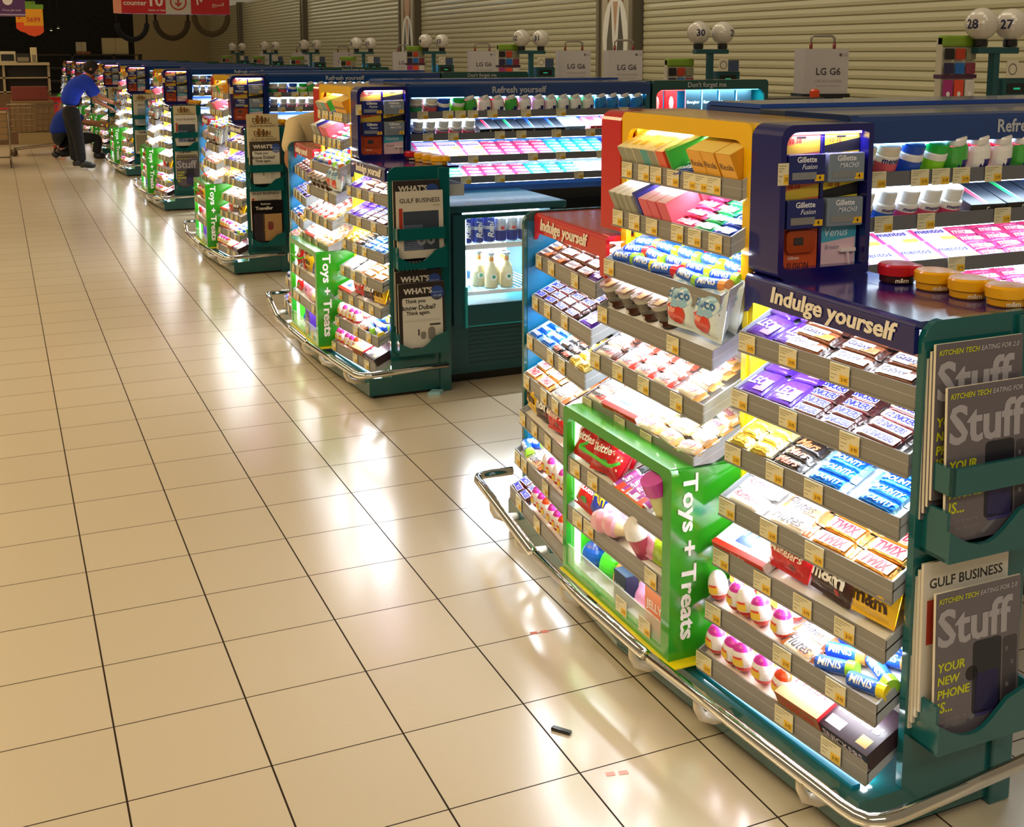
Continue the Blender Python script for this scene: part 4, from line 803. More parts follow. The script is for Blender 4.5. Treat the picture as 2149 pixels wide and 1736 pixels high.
# ---------------------------------------------------------------- razor packs on the hooks of the navy cabinets
def razor_pack(kind):
    b = MB(); w, h = .138, .125 if kind in ('fus', 'mac') else .115
    if kind in ('fus', 'mac'):
        b.box(-w / 2, w / 2, -.004, 0, -h, 0, M('card', '#e8d028' if kind == 'mac' else '#e07a4a'), bev=0)
        b.prism([(-w / 2, -h * .30), (w / 2, -h * .12), (w / 2, -h * .42), (-w / 2, -h * .5)], 'y', -.0045, -.004, M('card', '#14161c' if kind == 'mac' else '#e0c040'))
        b.text('10 10', w * .5, h * .12, M('card', '#b02030'), TR(-w * .15, -.0052, -h * .16) @ RX(90), .02)
        b.box(-w * .12, w * .12, -.0055, -.004, -h * .1, -h * .05, BLACK)
        bc = '#1e2a70' if kind == 'fus' else '#7c8ca0'
        b.box(-w / 2 + .004, w / 2, -.035, -.004, -h - .02, -h * .46, M('plastic', bc), bev=.004)
        b.text('Gillette', w * .7, h * .14, M('card', '#eef0fa'), TR(0, -.0358, -h * .58) @ RX(90), .03)
        b.text('Fusion' if kind == 'fus' else 'MACH3', w * .6, h * .12, M('card', '#dfe4f4'), TR(.01, -.0358, -h * .75) @ RX(90), .01, .3)
        b.box(-w * .38, w * .25, -.0365, -.035, -h * 1.05, -h * .88, M('metal', '#b0b8c4')); b.box(w * .22, w * .46, -.0362, -.035, -h * 1.1, -h * .95, M('card', '#f0c020')); b.text('4', w * .1, h * .1, M('card', '#101010'), TR(w * .34, -.0368, -h * 1.02) @ RX(90), .02)
    else:
        c = '#d8582a' if kind == 'org' else '#4ab0d0'
        b.prism(rrect(-w / 2, w / 2, -h * 1.35, 0, .012), 'y', -.006, 0, M('card', c)); b.box(-w * .15, w * .15, -.0068, -.006, -h * .14, -h * .07, BLACK)
        if kind == 'org':
            b.prism(rrect(-w * .38, w * .38, -h * .8, -h * .22, .015), 'y', -.02, -.006, M('plastic', '#a8421e')); b.box(-w * .2, w * .05, -.022, -.02, -h * .6, -h * .4, M('metal', '#5a6068'))
            b.text('Gillette', w * .45, h * .09, M('card', '#f4e0d0'), TR(-w * .12, -.0068, -h * .95) @ RX(90), .02); b.text('FUSION', w * .75, h * .14, M('card', '#1c1430'), TR(0, -.0068, -h * 1.15) @ RX(90), .0)
        else:
            b.prism([(-w * .48, -h * 1.33), (w * .48, -h * 1.33), (w * .48, -h * .5), (-w * .48, -h * .62)], 'y', -.0065, -.006, M('card', '#e8c8d8'))
            b.text('Venus', w * .7, h * .22, M('card', '#f4f8ff'), TR(-w * .05, -.0068, -h * .34) @ RX(90), 0, .2); b.text('Breeze', w * .5, h * .12, M('card', '#5a6a8a'), TR(-w * .15, -.0068, -h * .74) @ RX(90), 0, .2)
            b.prism([(w * .18, -h * .85), (w * .24, -h * .85), (w * .30, -h * 1.25), (w * .24, -h * 1.25)], 'y', -.02, -.0066, M('plastic', '#f0d8e4')); b.box(w * .02, w * .42, -.022, -.0066, -h * .87, -h * .78, M('plastic', '#f4eaf0'))
    return b
RP = {k: razor_pack(k).mesh('razor_pack') for k in ('fus', 'mac', 'org', 'ven')}
RD = {'fus': 'blue razor pack on orange card', 'mac': 'silver razor pack on yellow card', 'org': 'orange razor pack', 'ven': 'sky blue and pink razor pack'}
for k, yk in enumerate(YK):
    for col_ in (0, 1):
        for row in range(3):
            kd = (('fus', 'fus', 'org'), ('mac', 'mac', 'ven'))[col_][row]
            for dup_ in range(2 if (row < 2 and k < 3) else 1):
                x = 1.950 + .146 * col_ + dup_ * .006; y = -.335 + yk + dup_ * .03 ; z = (1.812, 1.678, 1.552)[row]
                o = link('razor_pack', RP[kd], None, (x, y, z))
                tag(o, '%s, %s on %s hook, navy cabinet, %s island' % (RD[kd], 'front' if dup_ == 0 else 'rear', ('top', 'middle', 'bottom')[row], ISL[k]), 'razor pack', 'razor packs in the navy cabinet of the %s island' % ISL[k])
    if k < 3:
        light_bar(ISLANDS[k], 1.98 + .06 - U0.x, -.345 - U0.y, 1.805, .24, .5, (.8, .7, 1.0), rot=(R(8), 0, 0))

# ---------------------------------------------------------------- magazines
def magazine(bg, items, shapes=(), w=.29, h=.40, t=.008):
    b = MB(); b.box(0, w, 0, t, 0, h, M('card', '#e4dccb')); b.box(0, w, -.0008, 0, 0, h, M('gloss', bg))
    for (x0, x1, z0, z1, c, *r) in shapes: b.prism(rrect(x0 * w, x1 * w, z0 * h, z1 * h, r[0] if r else .001, 3), 'y', -.0014, -.0008, M('card', c))
    for (s_, x, z, tw, th, c, bo, sh) in items: b.text(s_, tw * w, th * h, M('card', c), TR(x * w, -.0018, z * h) @ RX(90), bo, sh)
    return b
YT = '#c8cc20'
MAG = {
 'stuff': magazine('#645e68', [('KITCHEN TECH', .26, .945, .46, .05, YT, .02, .2), ('EATING FOR 2.0', .73, .945, .44, .05, '#c8c4cc', .0, .2), ('Stuff', .46, .76, .88, .26, '#a8a4ae', .045, 0),
     ('YOUR', .19, .50, .32, .1, YT, .05, .1), ('NEW', .16, .41, .26, .09, YT, .05, .1), ('PHONE', .22, .32, .38, .09, YT, .05, .1), ('IS...', .12, .23, .18, .08, YT, .05, .1), ('READERS REVIEW THE', .2, .14, .34, .03, '#9a949c', 0, 0), ('BIG NEW HANDSETS', .2, .09, .34, .03, '#9a949c', 0, 0)],
     [(.44, .78, .12, .62, '#20202e', .012), (.47, .75, .1, .4, '#46407c', .01), (.80, .97, .1, .6, '#403c44', .008), (.83, .86, .5, .53, '#9a98a0'), (.9, .93, .4, .43, '#9a98a0'), (.84, .88, .25, .28, '#9a98a0'), (.36, .50, .36, .46, '#1c1820', .018)]),
 'gulf': magazine('#d8d2c8', [('GULF BUSINESS', .5, .86, .86, .09, '#2a2624', .01, 0), ('80', .62, .3, .6, .22, '#9aa0b0', .05, 0), ('MARCH', .86, .78, .14, .03, '#6a645c', 0, 0)], [(.14, .9, .12, .70, '#3a4658'), (.05, .13, .45, .75, '#b03a2a'), (.14, .55, .12, .5, '#7c8ab0')]),
 'whats': magazine('#3a3432', [("WHAT'S", .42, .88, .62, .13, '#d8d4cc', .05, 0), ('Think you', .36, .72, .56, .075, '#1c1a18', .03, 0), ('know Dubai?', .44, .63, .72, .075, '#1c1a18', .03, 0), ('Think again.', .42, .54, .66, .075, '#1c1a18', .03, 0), ('TIME OUT TOP', .84, .84, .2, .03, '#c8d4f0', .02, 0), ('CITY LIFE', .84, .79, .18, .03, '#c8d4f0', .02, 0)],
     [(.08, .95, .02, .78, '#d8d6d0', .01), (.7, .98, .72, .94, '#2a4a9c', .038), (.1, .9, .44, .445, '#888480'), (.1, .9, .42, .425, '#888480'), (.62, .78, .12, .32, '#c0beb8', .02), (.66, .9, .34, .37, '#2a2824', .005), (.4, .44, .2, .3, '#5a5854', .004), (.46, .58, .14, .26, '#c8c6c0', .016)]),
 'free': magazine('#2a2624', [('FREE  THE BLACK ISSUE', .42, .95, .7, .05, '#d8d4cc', .01, 0), ("WHAT'S", .4, .8, .6, .13, '#d8d4cc', .05, 0)], [(.78, .98, .88, 1.0, '#c8b830', .02), (.6, .95, .7, .86, '#2a4a9c', .02)]),
 'tower': magazine('#cdbf9c', [('DUBAI', .45, .86, .6, .1, '#5a3a14', .03, 0), ('GULF BUSINESS', .5, .72, .8, .07, '#4a4238', .0, 0)], [(.3, .4, .78, .97, '#8a5a1c'), (.45, .52, .78, .95, '#6a4214'), (.56, .62, .78, .92, '#8a5a1c'), (.2, .8, .775, .79, '#5a3a14')]),
 'trav': magazine('#1c1818', [('Traveller', .4, .82, .56, .11, '#d8d4cc', .04, 0), ('Business', .45, .92, .3, .05, '#c8c4bc', .02, 0)], [(.35, .95, .05, .68, '#b08a5a'), (.05, .4, .02, .7, '#2a1c28'), (.5, .68, .3, .5, '#a83a4a', .02)]),
 'cycl': magazine('#d0c8b4', [('Cyclist', .45, .9, .8, .13, '#2a2622', .06, 0)], [(.05, .95, .1, .8, '#8a8068')]),
 'white': magazine('#c8c4b8', [('BRIDES', .5, .86, .7, .1, '#6a625a', .02, 0)], [(.2, .8, .05, .72, '#8a96a8')])}
MAGM = {k: v.mesh('magazine') for k, v in MAG.items()}
MD = {'stuff': 'grey gadget magazine with yellow cover lines', 'gulf': 'cream business magazine with black title', 'whats': 'white cover magazine with speech text', 'free': 'black strip magazine', 'tower': 'tan magazine with brown skyline', 'trav': 'black travel magazine', 'cycl': 'cream cycling magazine', 'white': 'pale magazine with blue photo'}
MPL = [[('stuff', 1.870, -1.020, .935, 9, 3), ('stuff', 1.885, -1.058, .83, 6, 5), ('gulf', 1.870, -1.018, .36, 8, 3), ('stuff', 1.885, -1.058, .29, 7, 5)],
       [('whats', 1.875, -1.015, .91, 2, 2), ('gulf', 1.885, -1.050, .85, 2, 4), ('free', 1.875, -1.010, .44, 1, 2), ('whats', 1.875, -1.035, .37, 1, 3), ('whats', 1.885, -1.06, .30, 1, 5)],
       [('tower', 1.875, -1.01, 1.1, 1, 1), ('tower', 1.88, -1.035, .98, 1, 2), ('whats', 1.885, -1.06, .85, 1, 4), ('gulf', 1.88, -1.03, .42, 1, 2), ('trav', 1.885, -1.058, .30, 1, 3)],
       [('tower', 1.88, -1.03, .98, 1, 2), ('gulf', 1.885, -1.058, .86, 1, 3), ('cycl', 1.88, -1.03, .42, 1, 2), ('stuff', 1.885, -1.058, .31, 1, 3)],
       [('tower', 1.88, -1.03, .98, 1, 2), ('white', 1.885, -1.058, .86, 1, 3), ('cycl', 1.88, -1.04, .38, 1, 2)]]
for k, yk in enumerate(YK[:8]):
    for j, (kd, x, y, z, rz, lean) in enumerate(MPL[min(k, 4)]):
        n = 4 if (k == 0 and j in (0, 2)) else 1
        for q in range(n):
            o = link('magazine', MAGM[kd], None, (x - .002 * q, y + yk + .0095 * q if q else y + yk, z - .02 * q), (R(-lean * .5), 0, R(0)))
            tag(o, '%s, %s%s pocket, %s island' % (MD[kd], ('frontmost in ', 'second in ', 'third in ')[min(2, [m for m in range(len(MPL[min(k, 4)])) if (MPL[min(k, 4)][m][3] > .8) == (z > .8)][::-1].index(j))] if q == 0 else '%s in its pile, ' % ORD[q], 'upper' if z > .8 else 'lower', ISL[k]), 'magazine', 'magazines in the teal pockets of the %s island' % ISL[k])

# ---------------------------------------------------------------- flip-top sweet jars standing behind the canopies
def flip_jar(c, dark):
    b = MB(); b.lathe([(.046, 0, M('plastic', dark)), (.05, .004, M('plastic', dark)), (.05, .022, M('plastic', c)), (.055, .024, M('plastic', c)), (.056, .05, M('plastic', c)), (.05, .056, M('plastic', c)), (0, .057, None)], 20)
    b.lathe([(.026, .024, M('plastic', c)), (.03, .028, M('plastic', c)), (.03, .05, M('plastic', c)), (.024, .055, M('plastic', c)), (0, .056, None)], 14, TR(.036, -.03, 0))
    b.text("m&m", .04, .014, M('card', '#f2e8d8'), TR(-.005, -.051, .012) @ RX(90), .03, .1)
    return b.mesh('sweet_jar')
JPOS = ((2.165, -.53), (2.185, -.66), (2.19, -.785), (2.205, -.905))
JM = [flip_jar('#c41824', '#3a1418'), flip_jar('#f2b010', '#d89a10')]
for k, yk in enumerate(YK[:6]):
    for j, (x, y) in enumerate(JPOS):
        o = link('sweet_jar', JM[0 if j == 0 else 1], None, (x, y + yk, 1.386), (0, 0, R(-20)))
        tag(o, '%s flip-top sweet jar, %s in row on canopy edge, %s island' % ('red' if j == 0 else 'yellow', ORD[j], ISL[k]), 'sweet jar', 'flip-top sweet jars on the %s island' % ISL[k])
    b = MB(); b.box(2.08, 2.30, yk - .98, yk - .40, 1.372, 1.3855, NAVY if True else GREY); o = b.build('jar_shelf', ISLANDS[k]); o.data.transform(TR(-U0.x, -U0.y - yk, 0))

# ---------------------------------------------------------------- drinks fridge beside the second and farther islands
FR0 = Vector((2.26, 3.54, 0))
def make_fridge():
    root = link('drinks_fridge', None, None, FR0); w, d, h = .80, .74, 1.125; TF = M('paint', '#0b4f5c'); IN = M('paint', '#eef4f6')
    b = MB()
    b.box(0, .1, .0, d, .06, h - .045, TF); b.box(w - .1, w, 0, d, .06, h - .045, TF); b.box(.1, w - .1, d - .03, d, .06, h - .05, IN); b.box(.1, w - .1, 0, d, .06, .47, TF); b.box(.1, w - .1, .02, d, 1.075, h - .045, IN)
    b.box(-.012, w + .012, -.02, d + .01, h - .045, h, TF, bev=.01); b.box(.03, w - .03, .04, d, 0, .06, BLACK)
    for i in range(9): b.box(.14, w - .14, -.004, 0, .12 + i * .028, .13 + i * .028, M('paint', '#083c46'))
    b.build('cabinet_body', root)
    b = MB(); b.ring(rrect(.03, w - .03, .37, 1.07, .01), rrect(.11, w - .14, .50, 1.045, .01), 'y', -.03, -.002, TF); b.box(.11, w - .14, -.022, -.016, .5, 1.045, M('glass', '#dff0f8', .06)); dr = b.build('door', root)
    b = MB(); b.box(.10, .115, -.05, -.03, .36, .62, M('paint', '#1fa8b8')); b.box(.1, w - .2, -.034, -.03, .362, .370, M('paint', '#1fa8b8')); b.build('door_edge', dr)
    for z in (.86, .57):
        b = MB()
        for i in range(16): b.tube([(.11 + i * .0385, .03, z), (.11 + i * .0385, d - .05, z)], .0025, M('plastic', '#f4f6f8'), 5)
        b.box(.1, w - .1, .02, .028, z - .02, z + (.012 if z > .6 else .004), M('plastic', '#f4f6f8')); b.build('wire_shelf', root)
    b = MB(); b.box(.13, w - .16, .03, .06, 1.055, 1.07, M('emit', '#e8fbff', 10.0)); b.box(.125, .14, .03, .05, .5, 1.03, M('emit', '#e8fbff', 5.0)); b.build('lamp', root)
    b = MB()
    for i in range(2): b.box(.2, .62 - i * .1, .12 + i * .035, .135 + i * .035, h, h + .0008, M('matte', '#c8d8dc'))
    b.build('worn_sticker', root)
    light_bar(root, w / 2 - .02, .18, 1.06, .5, 42, (.9, .97, 1.0), rot=(0, 0, 0)); light_bar(root, w / 2, .2, .85, .5, 24, (.9, .97, 1.0), rot=(0, 0, 0))
    return root
fr = make_fridge()
def can_mesh():
    b = MB(); r, h = .036, .172; b.lathe([(r * .8, 0, M('metal', '#c0c8d0')), (r, .008, M('foil', '#1c48c0')), (r, h * .5, M('foil', '#d8e0f0')), (r, h * .62, M('foil', '#1c48c0')), (r, h - .012, M('metal', '#d0d8e0')), (r * .8, h, M('metal', '#d0d8e0')), (0, h - .003, None)], 16)
    b.text('Rani', h * .8, r * 1.2, M('card', '#ffffff'), None, .03, .3, fn=lambda x, y: (-math.sin(y / r) * r * 1.02, -math.cos(y / r) * r * 1.02, h / 2 + x)); return b.mesh('drink_can')
def can2_mesh():
    b = MB(); r, h = .036, .16; b.lathe([(r * .8, 0, M('metal', '#c0c8d0')), (r, .008, M('foil', '#2030b0')), (r, h * .45, M('foil', '#e0e4ec')), (r, h - .012, M('metal', '#d0d8e0')), (r * .8, h, M('metal', '#d0d8e0')), (0, h - .003, None)], 16)
    b.box(-.012, .012, -r * 1.03, -r * .9, h * .5, h * .62, M('card', '#d82a3a')); return b.mesh('drink_can')
def milk_bottle():
    b = MB(); G_ = M('gloss', '#d8c898'); b.lathe([(.036, 0, G_), (.042, .01, G_), (.043, .10, G_), (.036, .14, G_), (.018, .175, M('plastic', '#d88a3c')), (.017, .2, G_), (.017, .212, M('foil', '#a8b4bc')), (.024, .214, M('foil', '#a8b4bc')), (.024, .228, M('foil', '#a8b4bc')), (0, .229, None)], 16)
    b.prism([(.022 * math.cos(t), .075 + .022 * math.sin(t)) for t in [i * PI / 6 for i in range(12)]], 'y', -.045, -.0425, M('card', '#e8e4d4')); b.prism([(.012 * math.cos(t), .078 + .012 * math.sin(t)) for t in [i * PI / 6 for i in range(12)]], 'y', -.0458, -.045, M('card', '#1c8a6a')); return b.mesh('glass_bottle')
def water_bottle():
    b = MB(); G_ = M('glass', '#a8d4f0', .45); b.lathe([(.03, 0, G_), (.038, .01, G_), (.034, .08, M('card', '#5aa0e0')), (.036, .12, G_), (.036, .16, G_), (.014, .2, M('plastic', '#2a70d0')), (.014, .225, M('plastic', '#2a70d0')), (0, .226, None)], 14); return b.mesh('plastic_bottle')
CM, CM2, BM, WM = can_mesh(), can2_mesh(), milk_bottle(), water_bottle()
for k, yk in enumerate(YK[1:5]):
    f = fr if k == 0 else copy_tree(fr); f.location = FR0 + Vector((0, yk - 4.41, 0))
    tag(f, 'teal glass-door drinks fridge beside %s island' % ISL[k + 1], 'fridge', 'teal drinks fridges')
    if k > 1: continue
    B0 = f.location
    for i in range(7):
        me, ds, cc = (CM, 'blue and white drink can', i) if i < 3 else (CM2, 'silver and blue energy can', i - 3)
        for r in range(2):
            o = link('drink_can', me, None, B0 + Vector((.155 + i * .078, .075 + r * .08, .8735)))
            tag(o, '%s, %s from left in %s row, fridge by %s island' % (ds, ORD[cc], 'front' if r == 0 else 'back', ISL[k + 1]), 'drink can', 'cans on the top shelf of the fridge by the %s island' % ISL[k + 1])
    for i, (x, y) in enumerate(((.33, .09), (.43, .08), (.28, .18), (.37, .2), (.45, .18))):
        o = link('glass_bottle', BM, None, B0 + Vector((x, y, .5735))); tag(o, 'cream milk drink bottle with orange neck, %s of five in fridge by %s island' % (ORD[i], ISL[k + 1]), 'bottle', 'cream drink bottles in the fridge by the %s island' % ISL[k + 1])
    for i, (x, y) in enumerate(((.15, .09), (.155, .18))):
        o = link('plastic_bottle', WM, None, B0 + Vector((x, y, .5735))); tag(o, 'clear blue water bottle, %s at left wall of fridge by %s island' % (('front', 'back')[i], ISL[k + 1]), 'bottle', 'water bottles in the fridge by the %s island' % ISL[k + 1])

# ---------------------------------------------------------------- checkout counters in the lanes
def make_counter():
    root = link('checkout_counter', None, None, (3.15, 3.3, 0)); b = MB(); DK = M('paint', '#1c1a1c')
    b.box(0, 2.0, .0, .62, 0, .93, DK); b.box(2.0, 3.2, .3, .62, 0, .93, DK); b.build('counter_body', root)
    b = MB(); b.box(-.03, 2.03, -.03, .64, .93, .965, M('metal', '#8a8e92')); b.build('counter_top', root)
    b = MB(); b.box(.1, 1.9, .08, .5, .966, .972, M('matte', '#202022')); b.build('conveyor_belt', root)
    b = MB(); b.box(.28, 1.1, -.045, -.001, .62, .92, M('gloss', '#141c70')); pn = b.build('lane_panel', root)
    b = MB(); b.ring(rrect(.55, .85, .70, .86, .06), rrect(.557, .843, .707, .853, .055), 'y', -.047, -.045, M('card', '#a8b0d8')); b.build('ring_mark', pn); b = MB(); b.text('2', .08, .09, M('card', '#c0c8ec'), TR(.7, -.048, .78) @ RX(90), .03); b.build('lettering', pn)
    return root
ct = make_counter()
for k, yk in enumerate(YK[1:7]):
    c = ct if k == 0 else copy_tree(ct); c.location = (3.15, 3.3 + yk - 4.41, 0)
    tag(c, 'metal-topped checkout counter with navy panel in lane before %s gum wall' % ISL[k + 1], 'checkout counter', 'checkout counters in the lanes')
for k, yk in enumerate(YK):
    b = MB(); b.box(2.28, 4.04, -.1 + yk, .7 + yk, 0, 1.045, M('paint', '#181618'), bev=.01)
    tag(b.build('display_base'), 'dark cabinet under the gum wall beside %s island' % ISL[k], 'cabinet', 'dark cabinets under the gum walls')

# ---------------------------------------------------------------- lane number lamps with gift card racks
LY = [3.8, 7.85, 12.6, 16.8, 21.2, 25.8, 30.5, 35.5]
def globe(num, ang):
    b = MB(); GL = M('gloss', '#cfc6bc'); r = .125
    b.lathe([(r * math.sin(PI * i / 16), r - r * math.cos(PI * i / 16), GL) for i in range(17)], 24, TR(0, 0, .05)); b.lathe([(.045, 0, BLACK), (.055, .01, BLACK), (.055, .055, BLACK), (.02, .07, None)], 16)
    rr = r * 1.006; Tn = TR(0, 0, .05 + r) @ RZ(ang)
    b.text(num, .17, .075, M('card', '#141a4c'), Tn, .03, 0, fn=lambda x, y: (math.sin(x / rr) * math.cos(y / rr) * rr, -math.cos(x / rr) * math.cos(y / rr) * rr, math.sin(y / rr) * rr))
    return b
for i, y in enumerate(LY):
    X = 6.92; pr_ = (str(28 + 2 * i), str(27 + 2 * i)); rt = thing('lane_pole', (X, y, 0), 'teal lane pole with crossbar between globes %s and %s' % pr_, 'lane pole', 'lane number poles')
    b = MB(); b.box(-.03, .03, -.03, .03, 0, 2.05, TEALD); b.build('post', rt)
    b = MB(); b.box(-.2, .22, -.04, .04, 2.05, 2.10, TEALD, bev=.006); b.build('crossbar', rt)
    b = MB(); b.box(.07, .37, -.04, .1, 1.70, 1.86, TEALD, bev=.006); b.box(.11, .32, -.043, -.04, 1.74, 1.82, BLACK); b.box(.18, .25, -.0445, -.043, 1.77, 1.785, M('emit', '#1c9a6a', 1.0)); b.build('price_screen', rt)
    for j, n in enumerate(pr_):
        ang = ((-78, -62), (-20, 32), (-75, -55), (-78, -50))[min(i, 3)][j]
        o = globe(n, ang).build('number_globe', None, (X + (-.15, .16)[j], y, 2.101)); tag(o, 'white lane number globe reading %s' % n, 'lamp globe', 'white lane number globes')
    b = MB(); b.box(.08, .2, -.06, -.055, 1.862, 2.0, M('card', '#d8cdb8')); b.ring([(.14 + .045 * math.cos(t * PI / 8), 1.93 + .045 * math.sin(t * PI / 8)) for t in range(16)], [(.14 + .038 * math.cos(t * PI / 8), 1.93 + .038 * math.sin(t * PI / 8)) for t in range(16)], 'y', -.0615, -.06, M('card', '#5a5448'))
    b.box(.2, .34, -.06, -.055, 1.862, 1.98, M('card', '#3a4a6a' if i else '#d8cdb8')); o = b.build('counter_notice', rt)
    # gift card rack
    rk = thing('gift_card_rack', (X - .30, y + (.1 if i else .05), 0), 'gift card rack under globe %s with coloured cards' % pr_[0], 'card rack', 'gift card racks')
    hh = 2.19 if i in (0, 2, 3) else 2.0
    b = MB(); b.box(-.17, .17, .02, .08, 1.1, hh - .02, M('card', '#cfc9b8')); b.box(-.17, .17, 0, .082, hh - .09, hh, M('paint', '#7a9a28'), bev=.02); b.box(-.18, .18, .0, .085, hh - .33, hh - .30, M('card', '#4a1c40')); b.box(-.19, .19, 0, .085, 1.66, 1.69, M('card', '#7a1c2c')); b.box(-.2, .2, -.02, .25, 0, 1.1, M('paint', '#2a2a2c')); b.build('rack_board', rk)
    cs = ['#14120f', '#b83a1c', '#8a8a70', '#28204a', '#1c64b8', '#8a3048', '#a82a78', '#e0482c', '#d8d0cc', '#4a3a8a', '#e87a2c', '#3a5aa0']
    for r in range(3):
        for q in range(3):
            z1 = (hh - .1, hh - .21, hh - .34)[r]; hgt = (.085, .085, .16)[r]
            b = MB(); b.box(-.16 + q * .11, -.065 + q * .11, -.008, 0, z1 - hgt, z1, M('card', cs[r * 3 + q]), bev=.002)
            if r == 2: b.prism([(-.112 + q * .11 + .018 * math.cos(t * PI / 5), z1 - .11 + .02 * math.sin(t * PI / 5)) for t in range(10)], 'y', -.0095, -.008, M('card', '#f0e8e4'))
            b.build('gift_card', rk)

# ---------------------------------------------------------------- bag-shaped advertising covers
for i, (y, sc) in enumerate(((6.9, 1), (11.2, 1), (12.75, 1), (16.4, 1), (20.8, 1), (25.6, 1), (30.0, 1), (34.5, 1))):
    o = thing('promotional_bag', (7.68, y, 1.6), 'white cardboard bag stand with red handle ends, %s from right' % ORD[i], 'advertising stand', 'white bag-shaped advertising stands', R(-14))
    b = MB(); b.box(-.24, .24, -.14, .14, .04, .50, M('card', '#b8b0b4')); b.box(-.26, .26, -.16, .16, -.0, .04, BLACK)
    b.text('LG G6', .27, .09, M('card', '#3c3840'), TR(.02, -.1415, .27) @ RX(90), .02); b.text('LG', .06, .03, M('card', '#7a7078'), TR(.2, -.1415, .44) @ RX(90), .0); b.prism([(.15 + .016 * math.cos(t * PI / 5), .44 + .018 * math.sin(t * PI / 5)) for t in range(10)], 'y', -.142, -.141, M('card', '#5a4850'))
    b.text('THE BIG SCREEN', .3, .035, M('card', '#948c90'), TR(.02, -.1415, .17) @ RX(90), .0); b.text('THAT FITS IN YOUR HAND', .26, .022, M('card', '#948c90'), TR(.02, -.1415, .12) @ RX(90), .0); b.build('bag_body', o)
    b = MB(); b.tube([(-.12, -.0, .50), (-.12, 0, .565)], .018, M('card', '#7a2820'), 8); b.tube([(.14, 0, .5), (.14, 0, .565)], .018, M('card', '#7a2820'), 8)
    b.tube([(-.12, 0, .56), (-.12, 0, .61), (-.09, 0, .635), (.11, 0, .635), (.14, 0, .61), (.14, 0, .56)], .015, M('cloth', '#8a8078'), 8); b.build('handle', o)
    b = MB(); b.box(-.2, .2, -.12, .12, -1.6, 0, M('paint', '#141214')); b.build('pedestal', o)
b = MB(); b.box(6.2, 7.35, 6.4, 6.9, 0, 1.62, M('paint', '#3c372e'), bev=.01); tag(b.build('service_cabinet'), 'grey-brown cabinet before the large white bag stand', 'cabinet')
b = MB(); b.lathe([(.05, 0, M('plastic', '#d8481c')), (.05, .06, M('plastic', '#d8481c')), (.03, .08, M('plastic', '#d8481c')), (0, .082, None)], 14, TR(7.3, 6.5, 1.62)); tag(b.build('round_button'), 'round orange button on the grey-brown cabinet', 'button')

# ---------------------------------------------------------------- people
def skin(name, verts, edges, root_i, mat, parent=None, sub=2):
    me = bpy.data.meshes.new(name); me.from_pydata([v[:3] for v in verts], edges, []); o = bpy.data.objects.new(name, me); COL.objects.link(o)
    m = o.modifiers.new('s', 'SKIN'); m.use_smooth_shade = True
    for i, v in enumerate(me.skin_vertices[0].data):
        r = verts[i][3]; v.radius = (r, verts[i][4] if len(verts[i]) > 4 else r); v.use_root = (i == root_i)
    sb = o.modifiers.new('u', 'SUBSURF'); sb.levels = sub; sb.render_levels = sub
    dg = bpy.context.evaluated_depsgraph_get(); nm = bpy.data.meshes.new_from_object(o.evaluated_get(dg)); bpy.data.objects.remove(o); nm.name = name
    nm.materials.clear(); nm.materials.append(mat)
    for p in nm.polygons: p.use_smooth = True
    return link(name, nm, parent)
def chain(pts, start=0): return [(i, i + 1) for i in range(len(pts) - 1)]
def hand(V, E_, wrist_i, d, up, r=.011):
    """palm plus four fingers and a thumb grown from the wrist"""
    w = Vector(V[wrist_i][:3]); d = d.normalized(); sd = d.cross(up).normalized(); palm = w + d * .06
    V.append((*palm, .034, .02)); pi_ = len(V) - 1; E_.append((wrist_i, pi_))
    for q in range(4):
        o_ = sd * (-.03 + .02 * q); L_ = (.075, .09, .085, .065)[q]; a = palm + o_ * .9 + d * .03; m_ = a + d * L_ * .5 - up * .012; t = m_ + d * L_ * .4 - up * .03; b_ = len(V)
        V.append((*a, r)); V.append((*m_, r * .9)); V.append((*t, r * .7)); E_ += [(pi_, b_), (b_, b_ + 1), (b_ + 1, b_ + 2)]
    a = w + d * .035 - sd * .04; t = a + d * .045 - sd * .02 - up * .02; b_ = len(V); V.append((*a, r * 1.1)); V.append((*t, r * .8)); E_ += [(pi_, b_), (b_, b_ + 1)]
